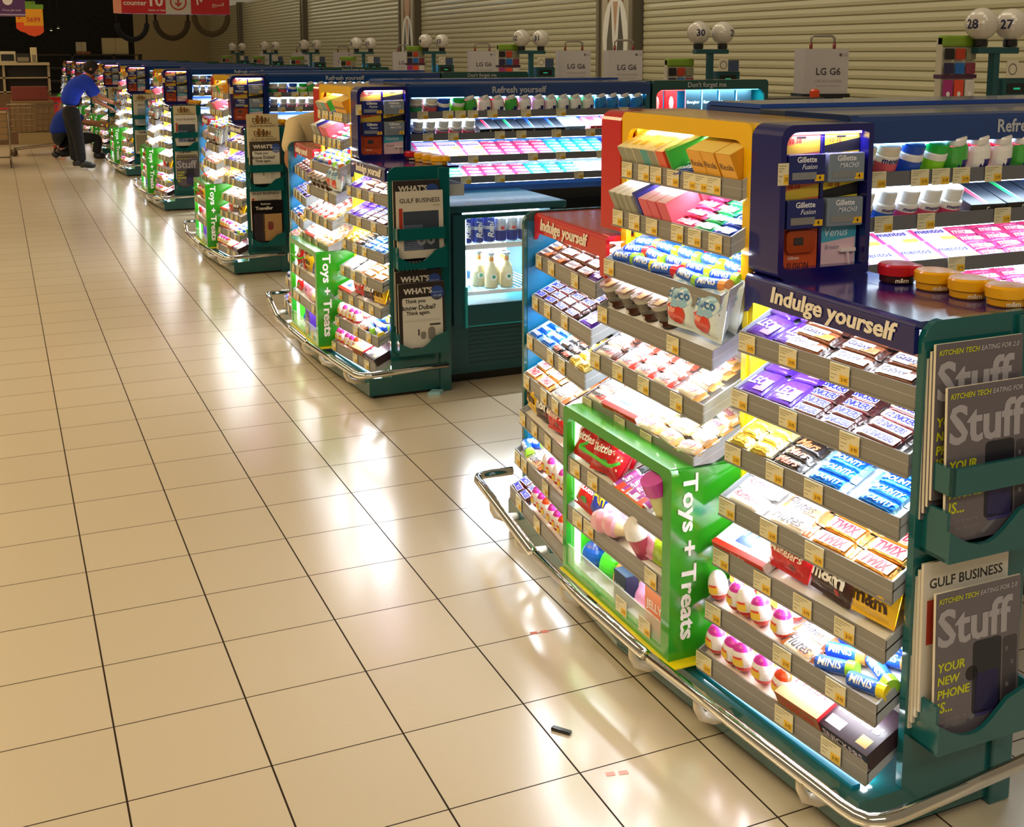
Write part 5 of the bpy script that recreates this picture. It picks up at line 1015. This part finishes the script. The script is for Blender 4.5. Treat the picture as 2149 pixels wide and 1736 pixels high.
def head(parent, c, face, skinm, hairm, r=.105, hl=1.0):
    """head with nose, ears, eyes, mouth and a cap of hair; c centre, face direction"""
    f = Vector(face).normalized(); s_ = f.cross(Vector((0, 0, 1))).normalized(); u = s_.cross(f).normalized(); T = Matrix(((s_.x, f.x, u.x, c[0]), (s_.y, f.y, u.y, c[1]), (s_.z, f.z, u.z, c[2]), (0, 0, 0, 1)))
    def ball(rx, ry, rz, cx, cy, cz, m, zmin=-1, n=20, k=12):
        b = MB(); vs = []; fs = []
        for i in range(k + 1):
            a = PI * i / k
            for j in range(n):
                t = 2 * PI * j / n; z = -math.cos(a); ch = 1 - .22 * max(0, -z) if m is skinm else 1
                vs.append((cx + rx * math.sin(a) * math.cos(t) * ch, cy + ry * math.sin(a) * math.sin(t) * ch, cz + rz * z))
        for i in range(k):
            if -math.cos(PI * (i + .5) / k) < zmin: continue
            for j in range(n): fs.append((i * n + j, i * n + (j + 1) % n, (i + 1) * n + (j + 1) % n, (i + 1) * n + j))
        b.add(vs, fs, m, True, T); return b
    b = ball(r * .8, r * .98, r * 1.2, 0, 0, 0, skinm); h2 = ball(r * .12, r * .2, r * .22, 0, r * .98, -r * .1, skinm); b.add(h2.v, h2.f, skinm, True)
    for sx in (-1, 1):
        e = ball(r * .1, r * .18, r * .26, sx * r * .82, 0, -r * .05, skinm); b.add(e.v, e.f, skinm, True)
        e = ball(r * .11, r * .05, r * .07, sx * r * .32, r * .9, r * .08, M('plastic', '#1c120e')); b.add(e.v, e.f, M('plastic', '#1c120e'), True)
    e = ball(r * .26, r * .05, r * .05, 0, r * .82, -r * .5, M('matte', '#8a4438')); b.add(e.v, e.f, M('matte', '#8a4438'), True)
    hd = b.build('head', parent); hb = ball(r * .9, r * 1.06, r * 1.2, 0, -r * .12, r * .1, hairm, zmin=-.62 * hl); hb.build('hair', parent); return hd
SK = M('skin', '#a8704e'); HAIR = M('matte', '#120e0c'); SHIRT = M('cloth', '#1038c0'); TROU = M('cloth', '#14141a'); BOOT = M('paint', '#16161a')
K = 1.0
def person(name, label, J, shirtm, trous, hair=HAIR, hair_len=1.0, loc=None):
    g = thing(name, loc, label, 'person')
    L3 = lambda p: (p[0] - loc[0], p[1] - loc[1], p[2] - loc[2])
    # shirt: pelvis up the spine, shoulders and short sleeves
    P_ = {k: L3(v) for k, v in J.items()}
    def mid(a, b, t): return tuple(P_[a][i] + (P_[b][i] - P_[a][i]) * t for i in range(3))
    V = [(*P_['pelvis'], .205, .18), (*P_['waist'], .205, .18), (*P_['chest'], .225, .19), (*P_['upper'], .18, .15), (*mid('upper', 'neck', .7), .08)]; E_ = [(0, 1), (1, 2), (2, 3), (3, 4)]
    for sd in ('r', 'l'):
        n = len(V); V += [(*P_['sh' + sd], .105), (*mid('sh' + sd, 'el' + sd, .45), .09), (*mid('sh' + sd, 'el' + sd, .82), .085)]; E_ += [(3, n), (n, n + 1), (n + 1, n + 2)]
    skin('shirt', V, E_, 0, shirtm, g)
    # one continuous body: neck, arms and hands, carried through the torso
    V = [(*P_['waist'], .09), (*P_['chest'], .09), (*P_['upper'], .07), (*P_['neck'], .055), (*mid('neck', 'head', .6), .05)]; E_ = [(0, 1), (1, 2), (2, 3), (3, 4)]
    for sd in ('r', 'l'):
        n = len(V); V += [(*P_['sh' + sd], .055), (*P_['el' + sd], .044), (*mid('el' + sd, 'wr' + sd, .4), .042), (*P_['wr' + sd], .028)]; E_ += [(2, n), (n, n + 1), (n + 1, n + 2), (n + 2, n + 3)]
        d = Vector(P_['wr' + sd]) - Vector(P_['el' + sd]); hand(V, E_, n + 3, d, Vector((0, 0, 1)))
    skin('body', V, E_, 0, SK, g)
    V = [(*P_['pelvis'], .185, .165), (*mid('pelvis', 'waist', .35), .18, .155)]; E_ = [(0, 1)]
    for sd in ('r', 'l'):
        n = len(V); V += [(*P_['hip' + sd], .16), (*mid('hip' + sd, 'kn' + sd, .5), .135), (*P_['kn' + sd], .098), (*mid('kn' + sd, 'an' + sd, .4), .095), (*mid('kn' + sd, 'an' + sd, .93), .082)]; E_ += [(0, n)] + [(n + i, n + i + 1) for i in range(4)]
    skin('trousers', V, E_, 0, trous, g)
    for sd in ('r', 'l'):
        a = Vector(P_['an' + sd]); t = Vector(P_['to' + sd]); d = (t - a); d.z = 0; d.normalize()
        V = [(a.x, a.y, a.z + .06, .07), (*(a - d * .05), .075), (*(a * .5 + t * .5), .07), (*t, .058)]
        V = [(v[0], v[1], max(v[2], v[3] * .85 - loc[2]) if i else v[2], v[3]) for i, v in enumerate(V)]
        skin('shoe', V, [(0, 2), (1, 2), (2, 3)], 2, BOOT, g)
    head(g, P_['head'], J['face'], SK, hair, .118, hair_len)
    return g
J = dict(pelvis=(.98, 19.5, 1.12), waist=(.99, 19.5, 1.30), chest=(1.10, 19.5, 1.48), upper=(1.25, 19.5, 1.60), neck=(1.33, 19.5, 1.67), head=(1.37, 19.5, 1.79), face=(.75, -.1, -.45),
         shr=(1.30, 19.28, 1.52), elr=(1.49, 19.26, 1.28), wrr=(1.77, 19.28, 1.15), shl=(1.30, 19.72, 1.52), ell=(1.42, 19.8, 1.22), wrl=(1.66, 19.84, 1.08),
         hipr=(1.0, 19.40, 1.0), knr=(1.08, 19.34, .56), anr=(1.12, 19.32, .09), tor=(1.36, 19.30, .045), hipl=(.98, 19.6, 1.0), knl=(1.02, 19.68, .56), anl=(1.02, 19.7, .09), tol=(1.25, 19.72, .045))
person('person', 'person in blue t-shirt and black trousers bending to stock shelves, standing', J, SHIRT, TROU, loc=(1.07, 19.5, 0))
J = dict(pelvis=(.84, 21.6, .46), waist=(.85, 21.6, .62), chest=(.95, 21.6, .82), upper=(1.06, 21.6, .95), neck=(1.14, 21.6, 1.02), head=(1.20, 21.6, 1.14), face=(.8, 0, -.35),
         shr=(1.10, 21.38, .90), elr=(1.36, 21.36, .74), wrr=(1.66, 21.38, .72), shl=(1.10, 21.82, .9), ell=(1.32, 21.84, .7), wrl=(1.6, 21.84, .64),
         hipr=(.92, 21.48, .42), knr=(1.58, 21.40, .42), anr=(1.50, 21.4, .09), tor=(1.72, 21.4, .045), hipl=(.88, 21.72, .42), knl=(1.24, 21.78, .16), anl=(.80, 21.78, .10), tol=(.72, 21.78, .045))
person('person', 'person in blue t-shirt and dark trousers crouching behind the bending person', J, M('cloth', '#10309a'), TROU, loc=(.95, 21.6, 0))
J = dict(pelvis=(2.14, 6.25, 1.02), waist=(2.14, 6.25, 1.17), chest=(2.12, 6.22, 1.38), upper=(2.12, 6.2, 1.50), neck=(2.24, 6.17, 1.54), head=(2.36, 6.12, 1.60), face=(.6, .6, -.3),
         shr=(1.95, 6.12, 1.47), elr=(1.85, 6.0, 1.22), wrr=(1.98, 5.98, 1.02), shl=(2.3, 6.3, 1.47), ell=(2.42, 6.4, 1.2), wrl=(2.5, 6.5, 1.0),
         hipr=(2.05, 6.22, .95), knr=(2.05, 6.2, .52), anr=(2.05, 6.22, .09), tor=(2.1, 6.42, .045), hipl=(2.23, 6.27, .95), knl=(2.24, 6.26, .52), anl=(2.24, 6.27, .09), tol=(2.28, 6.47, .045))
person('person', 'person in cream shirt seen from behind between the second and third islands', J, M('cloth', '#d8c49c'), TROU, loc=(2.14, 6.25, 0))

# ---------------------------------------------------------------- trolleys, goods and signs on the left
def trolley(loc, rz, label, load):
    g = thing('shopping_trolley', loc, label, 'trolley', None, R(rz)); W1 = M('metal', '#9a8c78')
    b = MB()
    def pt(x, y, z): t = (z - .5) / .55; return (x * (1 + .08 * t), y * (.9 + .12 * t), z)
    for z in (.5, .62, .74, .86, .98, 1.05):
        b.tube([pt(-.45, -.26, z), pt(.45, -.26, z), pt(.45, .26, z), pt(-.45, .26, z), pt(-.45, -.26, z)], .006 if z < 1 else .012, W1, 5)
    for i in range(10):
        for y in (-.26, .26): x = -.45 + i * .1; b.tube([pt(x, y, .5), pt(x, y, 1.05)], .004, W1, 4)
        x = -.45 + i * .1; b.tube([pt(x, -.26, .5), pt(x, .26, .5)], .004, W1, 4)
    b.build('basket', g)
    b = MB()
    for y in (-.24, .24): b.tube([(.4, y, .13), (-.45, y, .22), (-.5, y, .5), (-.55, y, 1.05)], .014, W1, 8)
    b.tube([(.4, -.24, .13), (.4, .24, .13)], .014, W1, 8); b.build('chassis', g)
    b = MB(); b.tube([(-.58, -.27, 1.08), (-.58, .27, 1.08)], .022, M('plastic', '#c0301c'), 10); b.build('handle', g)
    for x in (-.42, .4):
        for y in (-.24, .24):
            b = MB(); b.tube([(x, y - .014, .065), (x, y + .014, .065)], .065, M('plastic', '#4a2a14'), 14); b.tube([(x, y, .07), (x, y, .2)], .012, W1, 6); b.build('wheel', g)
    for (nm, x0, x1, y0, y1, z0, z1, c, lb) in load:
        bb = MB(); T = TR(*loc) @ RZ(rz); bb.box(x0, x1, y0, y1, z0, z1, M('card', c), T, bev=.01); bb.box(x0 + .02, x1 - .02, y0 - .002, y0, (z0 + z1) / 2 - .02, (z0 + z1) / 2 + .03, M('card', '#5a2018'), T); tag(bb.build(nm), lb, 'box')
    return g
trolley((.45, 23.0, 0), 180, 'wire shopping trolley loaded with brown cartons near blue shirted people', [('cardboard_carton', -.4, .4, -.22, .22, .51, 1.12, '#8a6a44', 'large brown carton in the trolley near the people'), ('cardboard_carton', -.3, .38, -.2, .2, 1.125, 1.4, '#7a2a1c', 'red-brown carton on top of the large trolley carton'), ('cardboard_carton', -.35, .3, -.2, .2, .24, .48, '#a08a60', 'flat pale carton under the trolley basket')])
trolley((-.28, 20.6, 0), 90, 'wire shopping trolley cut by left edge of picture', [('cardboard_carton', -.4, .4, -.22, .22, .51, 1.0, '#9a7a4c', 'tan carton in the leftmost trolley')])
b = MB(); b.box(.86, 1.1, 24.6, 25.0, 0, 1.1, M('plastic', '#c8201c'), bev=.03); b.box(.84, 1.12, 24.58, 25.02, 1.06, 1.12, M('plastic', '#a01814'), bev=.01); tag(b.build('red_bin'), 'tall red bin behind the crouching person', 'bin')
g = thing('service_desk', (-1.4, 26.3, 0), 'long service desk with pale top and open shelves behind the trolleys', 'service desk')
b = MB(); b.box(-2.6, 2.35, -.1, .6, 1.80, 1.86, M('paint', '#b8a888')); b.build('desk_top', g)
b = MB(); b.box(-2.6, 2.35, .5, .55, 0, 1.8, M('paint', '#2a2218')); 
for x in (-2.6, -1.4, -.2, 1.35, 2.3): b.box(x, x + .05, 0, .5, 0, 1.8, M('paint', '#a8987c'))
for z in (1.18, 1.5): b.box(-2.6, 2.35, 0, .5, z, z + .03, M('paint', '#a8987c'))
b.box(-2.6, 2.35, -.02, .0, 0, 1.16, M('paint', '#6a4c30')); b.build('desk_carcass', g)
rr_ = random.Random(3)
for i in range(11):
    x = -1.75 + i * .24; zz = (1.53, 1.21)[i % 2]; c = rr_.choice(['#2a2420', '#d8d0c0', '#3a5a8a', '#8a1c1c', '#c0b090', '#1c1c24']); h_ = .12 + rr_.random() * .12
    b = MB(); b.box(-1.4 + x + .1, -1.4 + x + .28, 26.36, 26.6, zz, zz + h_, M('card', c), bev=.01); b.box(-1.4 + x + .13, -1.4 + x + .2, 26.355, 26.36, zz + .03, zz + h_ * .6, M('card', '#e0d8c8')); tag(b.build('stored_box'), '%s box %s along the service desk shelves' % ('pale' if c in ('#d8d0c0', '#c0b090') else 'coloured', ORD[i]), 'box', 'boxes on the service desk shelves')
for i, (x, w_, h_, c, nm, lb) in enumerate(((.2, .35, .25, '#c8bca0', 'printer', 'pale printer on the service desk'), (.55, .3, .2, '#241c18', 'card_terminal', 'dark card terminal on the service desk'), (.86, .14, .34, '#d8c8a0', 'paper_stack', 'upright pale papers on the service desk'), (-.25, .3, .28, '#5a5448', 'monitor', 'grey monitor at left end of the service desk'))):
    b = MB(); X = x - .3; b.box(X, X + w_, 26.3, 26.5, 1.862, 1.862 + h_, M('card', c), bev=.012)
    if nm in ('printer', 'monitor'): b.box(X + .04, X + w_ - .04, 26.29, 26.3, 1.9, 1.86 + h_ * .75, BLACK); b.box(X - .02, X + w_ + .02, 26.28, 26.52, 1.862, 1.88, M('card', c))
    else: b.box(X + .03, X + w_ - .03, 26.29, 26.3, 1.88, 1.9 + h_ * .4, M('card', '#8a8070'))
    tag(b.build(nm), lb, nm.replace('_', ' '))
# tall rack with cartons beyond the last island
g = thing('stock_rack', (2.6, 45.5, 0), 'tall dark rack behind the far end of the islands', 'rack')
b = MB(); 
for x in (-1.6, -.1, 1.4, 2.4): b.box(x, x + .08, 0, .6, 0, 2.05, M('paint', '#2a241c'))
for z in (.5, 1.0, 1.5, 2.0): b.box(-1.6, 2.48, 0, .6, z, z + .05, M('paint', '#3a3024'))
b.build('rack_frame', g)
for (x, w_, h_, c, lb) in ((2.05, .95, .62, '#c8b488', 'large pale carton standing on the far stock rack'), (1.1, .36, .36, '#c8bc9c', 'small pale carton on the far stock rack'), (1.1, .5, .1, '#9a5a2c', 'flat brown carton under the small pale one')):
    b = MB(); z0 = 2.05 if h_ != .36 else 2.152; dx = 2.0; b.box(x + dx - .4, x + dx - .4 + w_, 45.6, 46.0, z0, z0 + h_, M('card', c), bev=.01); b.box(x + dx - .4 + w_ / 2 - .01, x + dx - .4 + w_ / 2 + .01, 45.597, 45.6, z0, z0 + h_, M('card', '#9a8860')); tag(b.build('cardboard_carton'), lb, 'box')
# hanging signs
g = thing('hanging_sign', (2.64, 18.0, 2.73), 'red hanging express counter sign with white arrow panel and Arabic text', 'sign')
b = MB(); T = RZ(2)
b.box(-.84, .96, 0, .3, 0, .42, M('paint', '#c01c24'), T); b.prism([(-.97, 0), (-.84, 0), (-.84, .3), (-.97, .02)], 'z', 0, .42, M('paint', '#f0a084'), T); b.box(-.12, .30, -.004, 0, .0, .42, M('paint', '#c8c4bc'), T); bd = b.build('sign_board', g)
b = MB(); WT = M('matte', '#e8d8d4'); b.text('Express', .36, .1, WT, T @ TR(-.62, -.005, .29) @ RX(90), .02); b.text('counter', .38, .09, WT, T @ TR(-.62, -.005, .17) @ RX(90), .02); b.text('10', .26, .2, WT, T @ TR(-.27, -.005, .22) @ RX(90), .06); b.text('items or less', .28, .04, WT, T @ TR(-.27, -.005, .06) @ RX(90), .01)
b.ring([(.09 + .14 * math.cos(t * PI / 12), .2 + .14 * math.sin(t * PI / 12)) for t in range(24)], [(.09 + .115 * math.cos(t * PI / 12), .2 + .115 * math.sin(t * PI / 12)) for t in range(24)], 'y', -.008, -.004, M('card', '#b0342c'), T)
b.prism([(.075, .28), (.105, .28), (.105, .17), (.14, .2), (.15, .18), (.09, .115), (.03, .18), (.04, .2), (.075, .17)], 'y', -.008, -.004, M('card', '#b0342c'), T)
b.text('\u0661\u0660', .2, .17, WT, T @ TR(.44, -.005, .24) @ RX(90), .04); b.text('\uFEAE\uFE98\uFEE7\uFEED\uFE8E\uFEDC\uFEDF\uFE8D', .34, .09, WT, T @ TR(.76, -.005, .29) @ RX(90), .01); b.text('\uFECA\uFEF3\uFEAE\uFEB4\uFEDF\uFE8D', .3, .09, WT, T @ TR(.76, -.005, .16) @ RX(90), .01); b.build('lettering', bd)
b = MB(); 
for x in (-.7, .8): b.tube([(x, .15, .42), (x, .15, 2.5)], .01, M('metal', '#6a645c'), 6, T)
b.build('hanging_rod', g)
g = thing('hanging_sign', (0, 12.0, 2.48), 'purple hanging sign with white fruit mark at top left', 'sign'); b = MB(); b.box(-.5, .165, 0, .03, 0, .5, M('paint', '#4a1c5c')); b.box(-.5, .165, -.002, 0, .012, .03, M('card', '#9a8aa8')); b.build('sign_board', g)
b = MB(); b.prism([(-.02 + .055 * math.cos(t * PI / 8) * (1 - .12 * (math.sin(t * PI / 8) > .8)), .19 + .06 * math.sin(t * PI / 8)) for t in range(16)], 'y', -.004, -.002, M('card', '#d8d0dc')); b.text('iTunes gift cards', .2, .03, M('card', '#c8b8d0'), TR(.02, -.004, .07) @ RX(90)); b.build('lettering', g)
b = MB(); b.tube([(-.3, .015, .5), (-.3, .015, 2.5)], .006, M('metal', '#6a645c'), 6); b.tube([(.1, .015, .5), (.1, .015, 2.5)], .006, M('metal', '#6a645c'), 6); b.build('hanging_rod', g)
for j, (x, y, z, txt) in enumerate(((.305, 14.0, 2.28, '5699'), (.215, 14.25, 2.33, '3'))):
    g = thing('hanging_price_tag', (x, y, z), ('front' if j == 0 else 'rear') + ' orange pennant price tag hanging beside the purple sign', 'price tag', 'orange hanging price tags')
    b = MB(); b.box(-.12, .12, 0, .012, .14, .36, M('card', '#e8a010')); b.prism([(-.12, .14), (-.12, .06), (-.07, .02), (0, 0), (.07, .02), (.12, .06), (.12, .14)], 'y', 0, .012, M('card', '#e0501c')); b.box(-.13, .13, -.002, .014, .36, .42, M('card', '#6a9a2c')); b.text(txt, .17 if j == 0 else .05, .07, M('card', '#c8401c'), TR(0 if j == 0 else -.08, -.002, .22) @ RX(90), .03); b.build('tag_card', g)
    b = MB(); b.tube([(0, .006, .42), (0, .006, 2.6)], .003, M('metal', '#6a645c'), 4); b.build('cord', g)
# hanging ducts and goods in the dark behind
for i, (x, y, z) in enumerate(((5.0, 36, 2.5), (5.9, 34, 2.6), (4.2, 40, 2.5))):
    b = MB(); b.tube([(x + .5 * math.cos(t), y, z + .6 + .55 * math.sin(t)) for t in [PI * (1 + q / 10) for q in range(11)]], .09, M('matte', ('#4a3a20', '#5a4a2a', '#2a2a30')[i]), 8); b.tube([(x - .5, y, z + .6), (x - .5, y, z + 3)], .04, M('matte', '#3a3020'), 6); b.tube([(x + .5, y, z + .6), (x + .5, y, z + 3)], .04, M('matte', '#3a3020'), 6)
    tag(b.build('festoon'), '%s brown hanging festoon in the dark behind the express sign' % ORD[i], 'decoration', 'hanging festoons')
for i, (x, y, z) in enumerate(((.9, 44, 2.9), (1.25, 44, 2.95), (1.5, 47, 2.9), (1.9, 47, 2.95), (2.3, 50, 3.1))):
    b = MB(); b.lathe([(.0, 0, M('emit', '#ffe8c0', 2.0)), (.05, .02, M('paint', '#2a2622')), (.03, .12, None)], 10, TR(x, y, z)); b.tube([(x, y, z + .1), (x, y, z + 2.2)], .008, M('metal', '#4a443c'), 4)
    tag(b.build('pendant_lamp'), 'tiny distant pendant lamp, %s from left' % ORD[i], 'lamp', 'tiny pendant lamps in the far dark')
# posters on the two wall pillars
for i, yy in enumerate((14.6, 26.0)):
    b = MB(); X = WX - .125; b.box(X - .006, X, yy + .02, yy + 1.02, 1.5, 4.0, M('card', '#a89c84')); T = Matrix(((0, 0, -1, X - .006), (-1, 0, 0, yy + .52), (0, 1, 0, 0), (0, 0, 0, 1)))
    def el(cx, cz, rx, rz, c, e): b.add([(X - .006 - e, yy + .52 - (cx + rx * math.cos(t * PI / 10)), cz + rz * math.sin(t * PI / 10)) for t in range(20)], [tuple(range(20))], M('card', c))
    el(0, 3.2, .32, .62, '#7a5c38', .001); el(0, 3.3, .2, .34, '#b08868', .002); el(0, 2.35, .46, .7, '#d8d4cc', .003); b.add([(X - .0105, yy + .52 + d_, z_) for d_, z_ in ((-.09, 2.95), (.09, 2.95), (0.0, 2.35))], [(0, 1, 2)], M('card', '#b08868')); b.add([(X - .011, yy + .52 + d_, z_) for d_, z_ in ((-.16, 2.9), (-.1, 2.3), (-.02, 1.9), (-.3, 1.9), (-.3, 2.3))], [(0, 1, 2, 3, 4)], M('card', '#4a4438')); b.add([(X - .011, yy + .52 + d_, z_) for d_, z_ in ((.16, 2.9), (.1, 2.3), (.02, 1.9), (.3, 1.9), (.3, 2.3))], [(0, 1, 2, 3, 4)], M('card', '#5a5444'))
    tag(b.build('wall_poster'), 'faded fashion poster of a person in white collar on the %s pillar' % ('nearer' if i == 0 else 'farther'), 'poster', 'posters on the wall pillars')
# floor litter
b = MB(); b.box(-.032, .032, -.009, .009, 0.0005, .010, BLACK, TR(1.242, -.192, 0) @ RZ(-52), bev=.002); tag(b.build('black_plastic_piece'), 'small black plastic strip lying on the floor tiles', 'litter')
for j, (x, y, a) in enumerate(((1.443, .403, -8), (1.298, -.447, -14))):
    b = MB(); 
    for q, (u0, u1) in enumerate(((-.034, -.008), (.004, .032))): b.box(u0, u1, -.009, .009, .0004, .001, M('matte', '#e08a80' if j == 0 else '#f0b8b4'), TR(x, y, 0) @ RZ(a), bev=0)
    tag(b.build('floor_tape'), '%s pinkish scrap of tape stuck to the floor' % ('darker' if j == 0 else 'paler'), 'tape', 'scraps of tape on the floor')
b = MB(); b.prism([(-.07, -.03), (.05, -.05), (.08, .02), (-.03, .05)], 'z', .0005, .012, M('wrap', '#5a2a14'), TR(1.98, -.90, 0)); b.prism([(-.05, -.015), (.03, -.02), (.04, .02), (-.04, .03)], 'z', .012, .022, M('foil', '#b08a4a'), TR(1.98, -.90, 0)); tag(b.build('crumpled_wrapper'), 'crumpled brown and gold wrapper under the rail of nearest island', 'litter')
b = MB(); b.prism([(-.05, -.02), (.02, -.04), (.06, .01), (0, .04)], 'z', .0005, .02, M('wrap', '#a8dcec'), TR(2.11, 3.38, 0)); tag(b.build('crumpled_wrapper'), 'pale blue scrap of wrapper by corner post of second island', 'litter')

# ---------------------------------------------------------------- plan units to metres
bpy.context.view_layer.update()
done = set()
for o in bpy.data.objects:
    o.location *= S
    if o.type == 'MESH' and o.data.name not in done: done.add(o.data.name); o.data.transform(Matrix.Scale(S, 4)); o.data.update()
    if o.type == 'LIGHT' and o.data.name not in done: done.add(o.data.name); o.data.size *= S; o.data.size_y *= S; o.data.energy *= S * S
bpy.context.view_layer.update()
